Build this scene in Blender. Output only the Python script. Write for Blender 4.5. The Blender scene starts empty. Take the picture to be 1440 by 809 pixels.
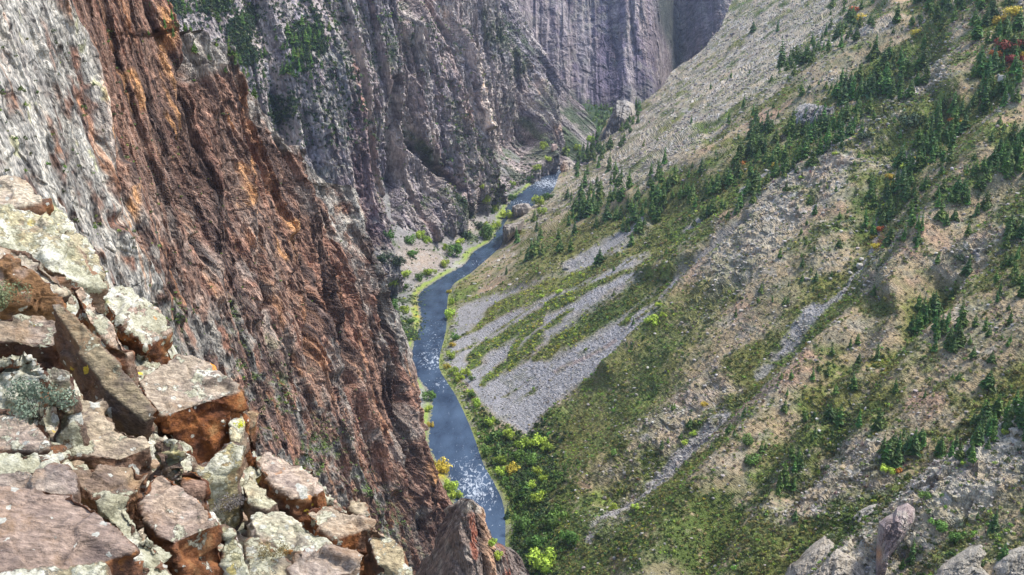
import bpy, bmesh, math, random
import numpy as np
from mathutils import Vector, Matrix
from mathutils.bvhtree import BVHTree
random.seed(7); RNG = np.random.default_rng(11)
F32 = np.float32
SC = bpy.context.scene
COL = SC.collection
# ------------------------------------------------------------------ camera model
FPX = 1500.0; PITCH = math.radians(18.0)
FWD = np.array([0, math.cos(PITCH), -math.sin(PITCH)]); UP = np.array([0, math.sin(PITCH), math.cos(PITCH)])
RGT = np.array([1.0, 0, 0])
WATER = -400.0
def rays(u, v):
    u = np.asarray(u, float); v = np.asarray(v, float)
    a = (u-720)/FPX; b = -(v-404.5)/FPX
    return a[..., None]*RGT + b[..., None]*UP + FWD
def P(u, v, d):
    return rays(u, v)*np.asarray(d, float)[..., None]
def project(p):
    d = p @ FWD
    return 720+FPX*(p @ RGT)/d, 404.5-FPX*(p @ UP)/d, d

# ------------------------------------------------------------------ noise
_T = [np.random.default_rng(100+i).random(64**3).astype(F32)*2-1 for i in range(6)]
def vn(p, seed=0):
    p = np.asarray(p, F32) + F32(seed*7.37 % 61)
    i = np.floor(p); f = p-i; f = f*f*(3-2*f); i = i.astype(np.int32) & 63; j = (i+1) & 63
    T = _T[seed % 6]
    x0, y0, z0 = i[..., 0]*4096, i[..., 1]*64, i[..., 2]; x1, y1, z1 = j[..., 0]*4096, j[..., 1]*64, j[..., 2]
    fx, fy, fz = f[..., 0], f[..., 1], f[..., 2]
    def L(a, b, t): return a+(b-a)*t
    return L(L(L(T[x0+y0+z0], T[x1+y0+z0], fx), L(T[x0+y1+z0], T[x1+y1+z0], fx), fy),
             L(L(T[x0+y0+z1], T[x1+y0+z1], fx), L(T[x0+y1+z1], T[x1+y1+z1], fx), fy), fz)
def fbm(p, o=4, seed=0, gain=.5):
    s = 0; a = 1; t = 0
    for k in range(o):
        s = s + a*vn(p*(2.03**k), seed+k*3); t += a; a *= gain
    return s/t
def ridged(p, o=3, seed=0, gain=.5):
    s = 0; a = 1; t = 0
    for k in range(o):
        s = s + a*(1-2*np.abs(vn(p*(2.1**k), seed+k*5))); t += a; a *= gain
    return s/t
_J = np.random.default_rng(5).random((32**3, 3)).astype(F32); _R = np.random.default_rng(6).random((32**3, 4)).astype(F32)
def worley(p, seed=0, jit=.9):
    p = np.asarray(p, F32)+F32(seed*3.31 % 29)
    ip = np.floor(p).astype(np.int32)
    sh = p.shape[:-1]
    f1 = np.full(sh, 9, F32); f2 = np.full(sh, 9, F32); best = np.zeros(sh, np.int32); off = np.zeros(p.shape, F32)
    for dx in (-1, 0, 1):
        for dy in (-1, 0, 1):
            for dz in (-1, 0, 1):
                c = ip+np.array([dx, dy, dz], np.int32)
                h = ((c[..., 0] & 31)*1024+(c[..., 1] & 31)*32+(c[..., 2] & 31))
                o = p-(c+.5+(_J[h]-.5)*jit)
                d = (o*o).sum(-1)
                n = d < f1
                f2 = np.where(n, f1, np.minimum(f2, d)); f1 = np.where(n, d, f1)
                best = np.where(n, h, best); off[n] = o[n]
    return np.sqrt(f1), np.sqrt(f2), best, off
def blocks(p, seed=0, tilt=.8):
    f1, f2, h, off = worley(p, seed)
    r = _R[h]
    return (r[..., 0]-.5) + tilt*((off*(r[..., 1:4]-.5)).sum(-1)), f2-f1, r[..., 1]
def sstep(a, b, x):
    t = np.clip((x-a)/(b-a), 0, 1); return t*t*(3-2*t)
def mix(c, col, m):
    return c+(np.asarray(col, F32)-c)*np.clip(m, 0, 1)[..., None]

# ------------------------------------------------------------------ masks (traced outlines, turned into world positions through the ray of each vertex)
def line_d(u, v, pts):
    """distance to polyline + interpolated width; pts = [(u,v,w)...] -> d/w"""
    best = np.full(u.shape, 1e9)
    for (a, b) in zip(pts[:-1], pts[1:]):
        du, dv = b[0]-a[0], b[1]-a[1]; L = du*du+dv*dv+1e-9
        t = np.clip(((u-a[0])*du+(v-a[1])*dv)/L, 0, 1)
        d = np.hypot(u-a[0]-t*du, v-a[1]-t*dv)/(a[2]+(b[2]-a[2])*t)
        best = np.minimum(best, d)
    return best
def lmask(u, v, pts, soft=.35):
    return 1-sstep(1-soft, 1+soft, line_d(u, v, pts))
def pmask(u, v, poly, soft=8):
    ins = np.zeros(u.shape, bool); n = len(poly); dist = np.full(u.shape, 1e9)
    for i in range(n):
        a, b = poly[i], poly[(i+1) % n]
        c = ((a[1] > v) != (b[1] > v)) & (u < (b[0]-a[0])*(v-a[1])/((b[1]-a[1]) or 1e-9)+a[0])
        ins ^= c
        du, dv = b[0]-a[0], b[1]-a[1]; L = du*du+dv*dv+1e-9
        t = np.clip(((u-a[0])*du+(v-a[1])*dv)/L, 0, 1)
        dist = np.minimum(dist, np.hypot(u-a[0]-t*du, v-a[1]-t*dv))
    s = np.where(ins, dist, -dist)
    return sstep(-soft, soft, s)
def blob(u, v, c, r):
    return np.exp(-(((u-c[0])/r[0])**2+((v-c[1])/r[1])**2))

# ------------------------------------------------------------------ object helpers
def tag(o, label=None, cat=None, group=None, kind=None):
    if label: o['label'] = label
    if cat: o['category'] = cat
    if group: o['group'] = group
    if kind: o['kind'] = kind
    return o
def link(name, me, mat=None, parent=None):
    o = bpy.data.objects.new(name, me); COL.objects.link(o)
    if mat and not me.materials: me.materials.append(mat)
    if parent: o.parent = parent
    return o
def empty(name, loc=(0, 0, 0)):
    o = bpy.data.objects.new(name, None); COL.objects.link(o); o.location = loc; o.empty_display_size = .2
    return o
def raw_mesh(name, V, Q, nper=4, cols=None, smooth=False, extra=None):
    me = bpy.data.meshes.new(name)
    V = np.asarray(V, F32).reshape(-1, 3); Q = np.asarray(Q, np.int32).reshape(-1, nper)
    me.vertices.add(len(V)); me.vertices.foreach_set('co', V.ravel())
    me.loops.add(Q.size); me.loops.foreach_set('vertex_index', Q.ravel())
    me.polygons.add(len(Q)); me.polygons.foreach_set('loop_start', np.arange(0, Q.size, nper, dtype=np.int32))
    me.update(calc_edges=True)
    me.polygons.foreach_set('use_smooth', np.full(len(Q), smooth))
    if cols is not None:
        c = np.ones((len(V), 4), F32); c[:, :3] = np.clip(cols.reshape(-1, 3), 0, 1)
        a = me.color_attributes.new('Tint', 'FLOAT_COLOR', 'POINT'); a.data.foreach_set('color', c.ravel())
    for k, arr in (extra or {}).items():
        a = me.attributes.new(k, 'FLOAT', 'POINT'); a.data.foreach_set('value', np.asarray(arr, F32).ravel())
    return me
def grid_quads(R, C):
    i = np.arange(R*C, dtype=np.int32).reshape(R, C)
    return np.stack([i[:-1, :-1], i[1:, :-1], i[1:, 1:], i[:-1, 1:]], -1).reshape(-1, 4)
def grid_normals(G):
    a = np.gradient(G, axis=0); b = np.gradient(G, axis=1)
    n = np.cross(a, b); n /= np.linalg.norm(n, axis=-1, keepdims=True)+1e-9
    return n

# ------------------------------------------------------------------ materials
def newmat(name):
    m = bpy.data.materials.new(name); m.use_nodes = True
    nt = m.node_tree; b = nt.nodes['Principled BSDF']; b.inputs['Specular IOR Level'].default_value = .25
    return m, nt, b
def N(nt, t, **kw):
    n = nt.nodes.new(t)
    for k, v in kw.items():
        if k in n.inputs: n.inputs[k].default_value = v
        else: setattr(n, k, v)
    return n
def ramp(nt, stops, fac):
    r = nt.nodes.new('ShaderNodeValToRGB'); e = r.color_ramp.elements
    while len(e) < len(stops): e.new(.5)
    for x, (p, c) in zip(e, stops):
        x.position = p; x.color = (*c, 1) if len(c) == 3 else c
    nt.links.new(fac, r.inputs[0]); return r
def mixc(nt, a, b, fac, mode='MIX'):
    m = nt.nodes.new('ShaderNodeMix'); m.data_type = 'RGBA'; m.blend_type = mode
    for s, x in ((m.inputs[6], a), (m.inputs[7], b), (m.inputs[0], fac)):
        if isinstance(x, (int, float)): s.default_value = x
        elif isinstance(x, tuple): s.default_value = (*x, 1)
        else: nt.links.new(x, s)
    return m.outputs[2]
def terrain_mat(name, fine, rough=.95, bump=.6, bdist=1.0, lo=.72, hi=1.3, stretch=(1, 1, 1), grain=None, gw=2.0, gl=26.0, face=(1, 0, 0)):
    """colour from the Tint attribute (rock kind, soil, lichen...), broken up by noise at the given metre scale, with bump"""
    m, nt, b = newmat(name); L = nt.links
    at = N(nt, 'ShaderNodeAttribute', attribute_name='Tint')
    g = N(nt, 'ShaderNodeNewGeometry'); mp = N(nt, 'ShaderNodeMapping'); mp.inputs['Scale'].default_value = stretch
    L.new(g.outputs['Position'], mp.inputs[0])
    n1 = N(nt, 'ShaderNodeTexNoise', Scale=1/fine, Detail=5.0, Roughness=.65); L.new(mp.outputs[0], n1.inputs['Vector'])
    v1 = N(nt, 'ShaderNodeTexVoronoi', Scale=1.7/fine); v1.inputs['Randomness'].default_value = 1; L.new(mp.outputs[0], v1.inputs['Vector'])
    r = ramp(nt, [(.25, (lo,)*3), (.75, (hi,)*3)], n1.outputs['Fac'])
    c = mixc(nt, at.outputs['Color'], r.outputs[0], 1.0, 'MULTIPLY')
    gh = None
    if grain is not None:                      # streaks and joints drawn out along the grain of the rock
        F_ = np.array(grain, float); F_ /= np.linalg.norm(F_); B_ = np.cross(face, F_); B_ /= np.linalg.norm(B_); C_ = np.cross(F_, B_)
        cx = N(nt, 'ShaderNodeCombineXYZ')
        for k, (ax, s) in enumerate(((B_, gw), (C_, gw*12), (F_, gl))):
            dt = N(nt, 'ShaderNodeVectorMath', operation='DOT_PRODUCT'); L.new(g.outputs['Position'], dt.inputs[0]); dt.inputs[1].default_value = tuple(ax/s); L.new(dt.outputs['Value'], cx.inputs[k])
        s1 = N(nt, 'ShaderNodeTexNoise', Scale=1.0, Detail=4.0, Roughness=.65, Distortion=.08); L.new(cx.outputs[0], s1.inputs['Vector'])
        s2 = N(nt, 'ShaderNodeTexNoise', Scale=.31, Detail=4.0, Roughness=.6, Distortion=.12); L.new(cx.outputs[0], s2.inputs['Vector'])
        c = mixc(nt, c, ramp(nt, [(.36, (.42, .41, .42)), (.5, (1, 1, 1)), (.66, (1.45, 1.38, 1.32))], s1.outputs['Fac']).outputs[0], .8, 'MULTIPLY')
        c = mixc(nt, c, ramp(nt, [(.36, (.50, .48, .50)), (.52, (1, 1, 1)), (.66, (1.3, 1.27, 1.22))], s2.outputs['Fac']).outputs[0], .8, 'MULTIPLY')
        gh = N(nt, 'ShaderNodeMath', operation='MULTIPLY_ADD'); L.new(s2.outputs['Fac'], gh.inputs[0]); gh.inputs[1].default_value = 2.5; L.new(s1.outputs['Fac'], gh.inputs[2])
    hv = N(nt, 'ShaderNodeHueSaturation'); L.new(c, hv.inputs['Color'])
    sp = N(nt, 'ShaderNodeSeparateColor'); L.new(v1.outputs['Color'], sp.inputs[0])
    mr = N(nt, 'ShaderNodeMapRange'); mr.inputs[3].default_value = .75; mr.inputs[4].default_value = 1.28; L.new(sp.outputs[0], mr.inputs[0])
    L.new(mr.outputs[0], hv.inputs['Value'])
    L.new(hv.outputs[0], b.inputs['Base Color'])
    b.inputs['Roughness'].default_value = rough; b.inputs['Specular IOR Level'].default_value = .15
    ad = N(nt, 'ShaderNodeMath', operation='SUBTRACT'); L.new(n1.outputs['Fac'], ad.inputs[0]); L.new(v1.outputs['Distance'], ad.inputs[1])
    if gh is not None:
        a2 = N(nt, 'ShaderNodeMath', operation='ADD'); L.new(ad.outputs[0], a2.inputs[0]); L.new(gh.outputs[0], a2.inputs[1]); ad = a2
    bp = N(nt, 'ShaderNodeBump', Strength=bump, Distance=bdist); L.new(ad.outputs[0], bp.inputs['Height']); L.new(bp.outputs[0], b.inputs['Normal'])
    return m
M_HILL = terrain_mat('dry_slope', 1.6, bdist=.8)
M_CLIFF = terrain_mat('red_gneiss', 1.1, bdist=.8, bump=.9, stretch=(1, 1, .45), grain=(.10, .10, -1), gw=1.3, gl=4.5, lo=.6, hi=1.4, face=(.80, -.52, .30))
M_WALL = terrain_mat('grey_gneiss', 4.0, bdist=2.4, bump=.9, stretch=(1, 1, .4), grain=(.03, .0, -1), gw=4.0, gl=12., lo=.62, hi=1.4, face=(.55, -.78, .3))
def leaf_mat(name, rough=.6, trans=.15):
    m, nt, b = newmat(name); L = nt.links
    at = N(nt, 'ShaderNodeAttribute', attribute_name='Tint'); oi = N(nt, 'ShaderNodeObjectInfo')
    hv = N(nt, 'ShaderNodeHueSaturation'); L.new(at.outputs['Color'], hv.inputs['Color'])
    mr = N(nt, 'ShaderNodeMapRange'); mr.inputs[3].default_value = .75; mr.inputs[4].default_value = 1.3; L.new(oi.outputs['Random'], mr.inputs[0]); L.new(mr.outputs[0], hv.inputs['Value'])
    mh = N(nt, 'ShaderNodeMapRange'); mh.inputs[3].default_value = .487; mh.inputs[4].default_value = .513
    fr = N(nt, 'ShaderNodeMath', operation='FRACT'); mu = N(nt, 'ShaderNodeMath', operation='MULTIPLY'); mu.inputs[1].default_value = 7.7
    L.new(oi.outputs['Random'], mu.inputs[0]); L.new(mu.outputs[0], fr.inputs[0]); L.new(fr.outputs[0], mh.inputs[0]); L.new(mh.outputs[0], hv.inputs['Hue'])
    L.new(hv.outputs[0], b.inputs['Base Color']); b.inputs['Roughness'].default_value = rough
    tr = N(nt, 'ShaderNodeBsdfTranslucent'); L.new(hv.outputs[0], tr.inputs[0])
    ms = N(nt, 'ShaderNodeMixShader'); ms.inputs[0].default_value = trans
    L.new(b.outputs[0], ms.inputs[1]); L.new(tr.outputs[0], ms.inputs[2]); L.new(ms.outputs[0], nt.nodes['Material Output'].inputs[0])
    return m
M_LEAF = leaf_mat('foliage')
M_BARK, _nt, _b = newmat('bark'); _n = N(_nt, 'ShaderNodeTexNoise', Scale=6.0)
_r = ramp(_nt, [(.3, (.05, .035, .025)), (.7, (.12, .09, .065))], _n.outputs['Fac']); _nt.links.new(_r.outputs[0], _b.inputs['Base Color']); _b.inputs['Roughness'].default_value = .9

# ------------------------------------------------------------------ river banks (pixel traces -> plan coordinates at water level)
def at_water(u, v):
    r = rays(u, v); t = WATER/r[..., 2]; return r*t[..., None]
RB = [(830, 205), (800, 218), (790, 232), (779, 270), (748, 292), (720, 300), (707, 318), (710, 345), (685, 365), (660, 386), (638, 398), (630, 415), (628, 440), (629, 462), (618, 500), (617, 520), (634, 545), (650, 572), (662, 600), (672, 630), (681, 657), (700, 685), (714, 705), (716, 730), (712, 790), (690, 900)]
LB = [(775, 205), (776, 222), (762, 245), (745, 262), (727, 275), (714, 287), (703, 318), (690, 340), (665, 354), (655, 372), (620, 391), (598, 405), (587, 416), (590, 436), (594, 452), (586, 472), (579, 492), (580, 520), (600, 546), (609, 562), (604, 600), (603, 630), (618, 655), (632, 668), (640, 690), (640, 730), (630, 790), (600, 900)]
_rb = np.array([at_water(*p) for p in RB[2:]]); _rb2 = np.array([at_water(*p) for p in RB]); _rb2 = _rb2[np.argsort(_rb2[:, 1])]; _lb = np.array([at_water(*p) for p in LB])
_rb = _rb[np.argsort(_rb[:, 1])]; _lb = _lb[np.argsort(_lb[:, 1])]
_yy = np.arange(-200, 4000, 6.0)
_XR = np.interp(_yy, _rb[:, 1], _rb[:, 0]); _XL = np.interp(_yy, _lb[:, 1], _lb[:, 0])
_k = np.ones(5)/5
_XRs = np.convolve(np.pad(_XR, 2, 'edge'), _k, 'valid'); _XLs = np.convolve(np.pad(_XL, 2, 'edge'), _k, 'valid')
_kk = np.hanning(61); _kk /= _kk.sum()
_XRb = np.convolve(np.pad(_XR, 30, 'edge'), _kk, 'valid')
def xr(y): return np.interp(y, _yy, _XRs)
def xl(y): return np.interp(y, _yy, _XLs)
def xrb(y): return np.interp(y, _yy, _XRb)

def solve_depth(u, v, height, t0=150., t1=3600.):
    """depth along each pixel ray where it meets the ground z = height(x, y)"""
    R = rays(u, v); lo = np.full(R.shape[:-1], t0); hi = np.full(R.shape[:-1], t1)
    for _ in range(34):
        m = (lo+hi)/2; p = R*m[..., None]
        above = p[..., 2] > height(p[..., 0], p[..., 1])
        lo = np.where(above, m, lo); hi = np.where(above, hi, m)
    return (lo+hi)/2

# ================================================================== RIGHT HILLSIDE
def h_right(x, y):
    e = x-xr(y)
    b = np.clip(e, -40, 25)*.22                                  # low bank beside the water
    s = 14*(np.logaddexp(0, np.maximum(x-xrb(y)-24, -24)/14.)-np.logaddexp(0, -24/14.))
    return WATER+b*.8+.70*s
SKY = [(-60, 1075), (-30, 1048), (0, 1031), (40, 1012), (75, 985), (100, 950), (130, 925), (148, 900), (155, 884), (162, 866), (170, 855), (195, 842), (232, 828), (240, 800), (243, 789)]
# left edge of the hillside grid: skyline above, river bank below
_le = SKY+[(v, u-10) for (u, v) in RB[3:]]
_le = sorted(_le)
_lev = np.array([a for a, b in _le], float); _leu = np.array([b for a, b in _le], float)
NV, NU, NB = 660, 740, 10
vv = np.linspace(-60, 850, NV); ss = np.linspace(0, 1, NU)
UL = np.interp(vv, _lev, _leu)
U = UL[:, None]+(1600-UL[:, None])*ss[None, :]; V = np.repeat(vv[:, None], NU, 1)
D = solve_depth(U, V, h_right)
G = P(U, V, D)
wu = U+14*fbm(G/60., 3, 4); wv = V+9*fbm(G/60., 3, 9)            # wobble for natural mask edges
fw = 5*fbm(G/16., 3, 14)
X, Y, Z = G[..., 0], G[..., 1], G[..., 2]
dist_r = X-xr(Y)
# fall-line coordinates: stretched noise down the slope
FL = np.stack([X/120., Y/14., Z*0], -1)
streak = fbm(np.stack([X/90.+.15*Y/14, Y/13.-X/60., Z*0], -1), 4, 21)
# ---- masks
fan = pmask(wu, wv, [(735, 612), (700, 590), (668, 555), (645, 528), (632, 500), (634, 455), (642, 425), (672, 412), (720, 408), (760, 392), (800, 378), (850, 345), (905, 308), (915, 312), (870, 350), (905, 350), (880, 380), (900, 392), (955, 392), (985, 372), (1055, 316), (1066, 320), (1010, 368), (965, 410), (940, 440), (895, 482), (860, 515), (800, 550), (760, 585)], 7)
gs = [[(990, 345, 9), (940, 385, 14), (880, 425, 17), (830, 455, 18), (770, 492, 12), (750, 500, 5)],
      [(900, 330, 8), (860, 362, 10), (800, 392, 12), (740, 418, 12), (690, 445, 7), (640, 478, 3)],
      [(880, 385, 5), (820, 408, 8), (770, 432, 8), (720, 468, 9), (680, 498, 8), (655, 520, 3)],
      [(760, 470, 8), (740, 492, 10), (700, 520, 7), (678, 538, 4)],
      [(860, 340, 6), (790, 372, 9), (700, 405, 12), (640, 418, 10)],
      [(1000, 352, 6), (950, 395, 7), (905, 432, 6), (880, 455, 4)],
      [(760, 452, 5), (735, 470, 6), (718, 500, 5)],
      [(800, 440, 5), (770, 462, 6)]]
green_in = np.zeros_like(U)
for g_ in gs: green_in = np.maximum(green_in, lmask(wu+fw, wv+fw, g_, .55))
green_in = np.maximum(green_in, sstep(.22, .42, streak+.4*fbm(G/8., 3, 88)+.25*(U > 880))*.85*(V < 560))
scree = fan*(1-green_in)
for g_ in [[(905, 310, 4), (862, 338, 7), (800, 372, 6)], [(1060, 318, 4), (1015, 358, 6), (985, 382, 6)], [(1280, 212, 9), (1268, 228, 12), (1262, 246, 8)],
           [(1243, 290, 4), (1228, 318, 8), (1217, 355, 5)], [(1212, 362, 3), (1192, 392, 4), (1165, 425, 5), (1142, 440, 4)],
           [(1150, 430, 8), (1105, 475, 7), (1060, 520, 7)], [(1010, 575, 14), (975, 610, 14), (935, 645, 12), (905, 672, 12)],
           [(960, 640, 8), (920, 680, 8), (860, 720, 12), (835, 760, 14)],
           [(1000, 290, 3), (975, 310, 5), (960, 322, 3)],
           [(1440, 130, 10), (1400, 165, 9), (1365, 200, 8), (1330, 235, 8)], [(1100, 230, 4), (1040, 262, 3)],
           ]:
    scree = np.maximum(scree, lmask(wu+fw, wv+fw*.6, [(a, b_, w_*(.62 if a > 1150 or b_ > 560 else 1)) for a, b_, w_ in g_], .5)*.85*sstep(-.45, .05, fbm(G/12., 3, 77)+(.4 if g_[0][1] < 400 and g_[0][0] < 1300 else .1)))
GULLY = [[(1330, 160, 30), (1262, 232, 26), (1228, 318, 24), (1190, 395, 26), (1130, 455, 26), (1040, 545, 26), (960, 620, 28), (860, 700, 24)],
         [(1470, 520, 26), (1400, 585, 22), (1300, 655, 22), (1220, 715, 24), (1120, 790, 26), (1060, 850, 26)],
         [(1300, 60, 26), (1215, 140, 30), (1120, 205, 30), (1010, 270, 28), (900, 320, 26), (800, 390, 20)],
         [(1230, 10, 18), (1150, 75, 18), (1090, 130, 18), (1000, 190, 16)],
         [(1440, 60, 24), (1390, 130, 24), (1330, 190, 22)],
         [(1240, 440, 16), (1150, 560, 20), (1080, 640, 20), (1010, 730, 24), (960, 820, 24)],
         [(1330, 400, 14), (1240, 520, 18), (1180, 600, 18), (1110, 690, 20)]]
RIDGE = [[(1290, 150, 22), (1200, 205, 24), (1120, 262, 24), (1040, 330, 24), (960, 410, 20), (860, 520, 16)],
         [(1470, 110, 20), (1380, 240, 22), (1310, 330, 22), (1250, 430, 20), (1150, 520, 22), (1060, 610, 22), (980, 720, 22), (900, 830, 22)],
         [(1480, 590, 34), (1400, 640, 36), (1300, 705, 36), (1210, 780, 34), (1150, 850, 34)],
         [(1250, 10, 20), (1160, 90, 22), (1060, 160, 22), (980, 230, 20), (900, 290, 20)],
         [(1400, 60, 24), (1330, 120, 24)]]
gl = np.zeros_like(U); rd = np.zeros_like(U)
for g_ in GULLY: gl = np.maximum(gl, np.exp(-(line_d(wu, wv, g_)/1.15)**2))
for g_ in RIDGE: rd = np.maximum(rd, np.exp(-(line_d(wu, wv, g_)/1.2)**2))
rocky = pmask(wu, wv, [(1031, 0), (1140, -20), (1230, 20), (1190, 60), (1100, 130), (1010, 180), (960, 240), (900, 270), (820, 280), (740, 320), (700, 350), (780, 250), (900, 140)], 18)
rocky = np.maximum(rocky, .8*np.maximum(lmask(wu, wv, [(1470, 600, 26), (1400, 650, 40), (1320, 705, 44), (1230, 790, 40)], .5), 0))
rocky = np.maximum(rocky, .85*lmask(wu, wv, [(1300, 100, 40), (1180, 230, 36), (1110, 300, 34), (1040, 380, 26), (980, 470, 14)], .6))
rocky = np.maximum(rocky, .6*lmask(wu, wv, [(1010, 560, 36), (930, 620, 34), (860, 740, 34)], .6))
rocky = np.maximum(rocky, .7*sstep(.12, .5, fbm(G/70., 3, 31)))
lowr = lmask(wu, wv, [(1640, 520, 50), (1470, 615, 48), (1400, 665, 46), (1320, 720, 44), (1230, 800, 38), (1180, 860, 30)], .5)
rocky = np.maximum(rocky, lowr)*(1-fan)
# ---- relief
near = np.clip(D/900., .45, 1.6)
n_hill = np.array([-.55, -.25, .80]); n_hill /= np.linalg.norm(n_hill)
w_bank = sstep(0, 60, dist_r)
disp = w_bank*(1-.8*fan)*(13*fbm(np.stack([X/260., Y/85., Z/260.], -1), 3, 3) - 12*gl + 12*rd + 6.5*(1-.85*sstep(1050, 1400, D))*ridged(np.stack([X/230.+Y/300., Y/42.-X/170., Z*0], -1), 2, 19))
disp += w_bank*(1-.9*fan)*3.0*fbm(G/26., 3, 8)
bk, be, br = blocks(G*np.array([1/9., 1/9., 1/9.], F32), 2, .9)
bk2, be2, br2 = blocks(G/3.6, 7, .9)
far = sstep(1000, 1350, D); bf, _, brf = blocks(G*np.array([1/17., 1/17., 1/13.], F32), 12, 1.0); bf2, _, brf2 = blocks(G/8., 17, 1.0)
bk = bk+(bf*1.4-bk)*far; bk2 = bk2+(bf2*1.6-bk2)*far; br2 = br2+(brf2-br2)*far
disp += w_bank*rocky*((3.2-2.5*far)*bk + (1-far)*3.0*np.maximum(ridged(G/22., 3, 12), -.2))+(.25+rocky)*(1-fan)*(1.1-.7*far)*bk2*w_bank
disp += .25*fan*bk2
disp += w_bank*.5*vn(G/1.7, 2)*(1-far)
sky_w = 1-.0*ss[None, :]
G2 = G+disp[..., None]*n_hill
# back side of the spur / bed under the water
cols_b = []
for k in range(NB, 0, -1):
    e = G2[:, :1, :].copy(); sk = (vv < 240)[:, None]
    off = np.where(sk[..., None], np.array([6.0, 22.0, -20.0])*k**1.35, np.array([-1.6, 0, -.9])*k**1.2)
    cols_b.append(e+off)
GB = np.concatenate(cols_b+[G2], 1)
# ---- colour
soil = np.array([.30, .23, .135], F32); C = np.broadcast_to(soil, U.shape+(3,)).copy()
n1 = fbm(G/32., 4, 40); n2 = fbm(G/9., 4, 41); n3 = fbm(G/3., 3, 43)
C = mix(C, (.32, .275, .205), sstep(-.1, .4, n2))
C = mix(C, (.34, .215, .145), sstep(.12, .42, fbm(G/33., 3, 47))*.7)
C = mix(C, (.36, .32, .245), rocky*(.45+.45*sstep(-.2, .3, n2)))
C = mix(C, (.13, .14, .07), sstep(.0, .3, fbm(G/18., 4, 244))*.55)
C = mix(C, (.17, .165, .12), sstep(.1, .3, fbm(G/6., 3, 246))*.5)
C = mix(C, (.24, .21, .17), rocky*sstep(.55, .9, br2)*.8)
C = mix(C, (.46, .43, .38), (rocky*.8+.12)*sstep(.72, .9, br2*.6+br*.4))
vegm = sstep(-.34+.10*(V < 200), .28, n1+.45*n2-.22*rocky+.40*gl-.15*rd+.25*streak)
vegm = np.maximum(vegm, .9*pmask(wu, wv, [(735, 612), (860, 515), (960, 425), (1010, 400), (1030, 440), (960, 540), (900, 600), (830, 680), (760, 700)], 16))
vegm = np.maximum(vegm, .9*pmask(wu, wv, [(690, 740), (720, 700), (800, 690), (880, 740), (860, 830), (740, 840)], 14))
vegm = np.maximum(vegm, .95*pmask(wu, wv, [(700, 400), (760, 330), (860, 300), (1000, 240), (1080, 190), (1130, 200), (1080, 250), (1000, 340), (900, 350), (800, 390)], 14))
vegm = np.maximum(vegm, green_in*fan)
vegm = vegm*(1-.95*scree)*(1-.6*lowr)
olive = sstep(-.3, .3, fbm(G/60., 3, 55))
vc = mix(np.broadcast_to(np.array([.080, .110, .027], F32), U.shape+(3,)).copy(), (.155, .150, .045), olive*.85)
vc = mix(vc, (.17, .22, .05), sstep(.2, .5, fbm(G/20., 3, 57))*.8)
C = mix(C, (0, 0, 0), np.zeros_like(U)); C = C+(vc-C)*(vegm*sstep(-.45, .05, n3+.5*n2+.25))[..., None]
sc_c = mix(np.broadcast_to(np.array([.265, .255, .248], F32), U.shape+(3,)).copy(), (.275, .265, .27), sstep(0, .4, streak))
sc_c = mix(sc_c, (.36, .34, .33), sstep(.6, .95, br2)*.6)
sc_c = mix(sc_c, (.27, .20, .17), lmask(wu, wv, [(870, 478, 3), (780, 525, 3)], .6)*.7)
C = mix(C, (.43, .385, .30), lowr*sstep(-.25, .2, n2)*.7)
sc_c = mix(sc_c, (.15, .15, .09), sstep(.15, .4, n2+.5*streak)*.5)
C = C+(sc_c-C)*np.clip(scree, 0, 1)[..., None]
redp = np.maximum(pmask(wu, wv, [(1400, 52), (1470, 50), (1470, 92), (1418, 92)], 7), .7*blob(U, V, (1235, 335), (10, 12)))
C = mix(C, (.23, .055, .035), redp*.9)
gold = np.maximum.reduce([blob(wu, wv, (1400, 25), (18, 16)), blob(wu, wv, (1343, 170), (9, 9)), blob(wu, wv, (1272, 240), (10, 22)), blob(wu, wv, (1435, 80), (14, 14)), .8*blob(wu, wv, (1050, 232), (24, 9)), .7*blob(wu, wv, (1240, 520), (34, 26)), blob(wu, wv, (1235, 340), (12, 14))])
C = mix(C, (.36, .26, .035), gold*sstep(-.2, .3, n2)*.8)
bank = 1-sstep(5, 14, dist_r+3*n2)
C = mix(C, (.19, .22, .06), (1-sstep(2, 7, dist_r+12*n2+8*n1))*.8*(V > 385))
C = mix(C, (.16, .15, .13), bank*.6*sstep(-.1, .3, n2))
CB = np.concatenate([np.repeat(C[:, :1], NB, 1), C], 1)
hill = link('hillside', raw_mesh('hillside', GB, grid_quads(NV, NU+NB), 4, CB, False), M_HILL); tag(hill, kind='structure')
HG = dict(lowr=lowr, U=U, V=V, D=D, G=G2, veg=vegm, scree=scree, rocky=rocky, gold=gold, red=redp, gl=gl, dr=dist_r, n1=n1, fan=fan, gin=green_in)
bvhs = []
def bvh_of(Gr, step=1):
    g = Gr[::step, ::step]; r, c = g.shape[:2]
    return BVHTree.FromPolygons([tuple(p) for p in g.reshape(-1, 3).tolist()], grid_quads(r, c).tolist())
BVH_HILL = bvh_of(GB, 2)
def hit(u, v, trees=None):
    d = Vector(rays(u, v)); best = None
    for t in (trees or bvhs):
        h = t.ray_cast(Vector((0, 0, 0)), d)
        if h[0] is not None and (best is None or h[3] < best[1]): best = (h[0], h[3])
    return best[0] if best else None
bvhs.append(BVH_HILL)
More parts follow.
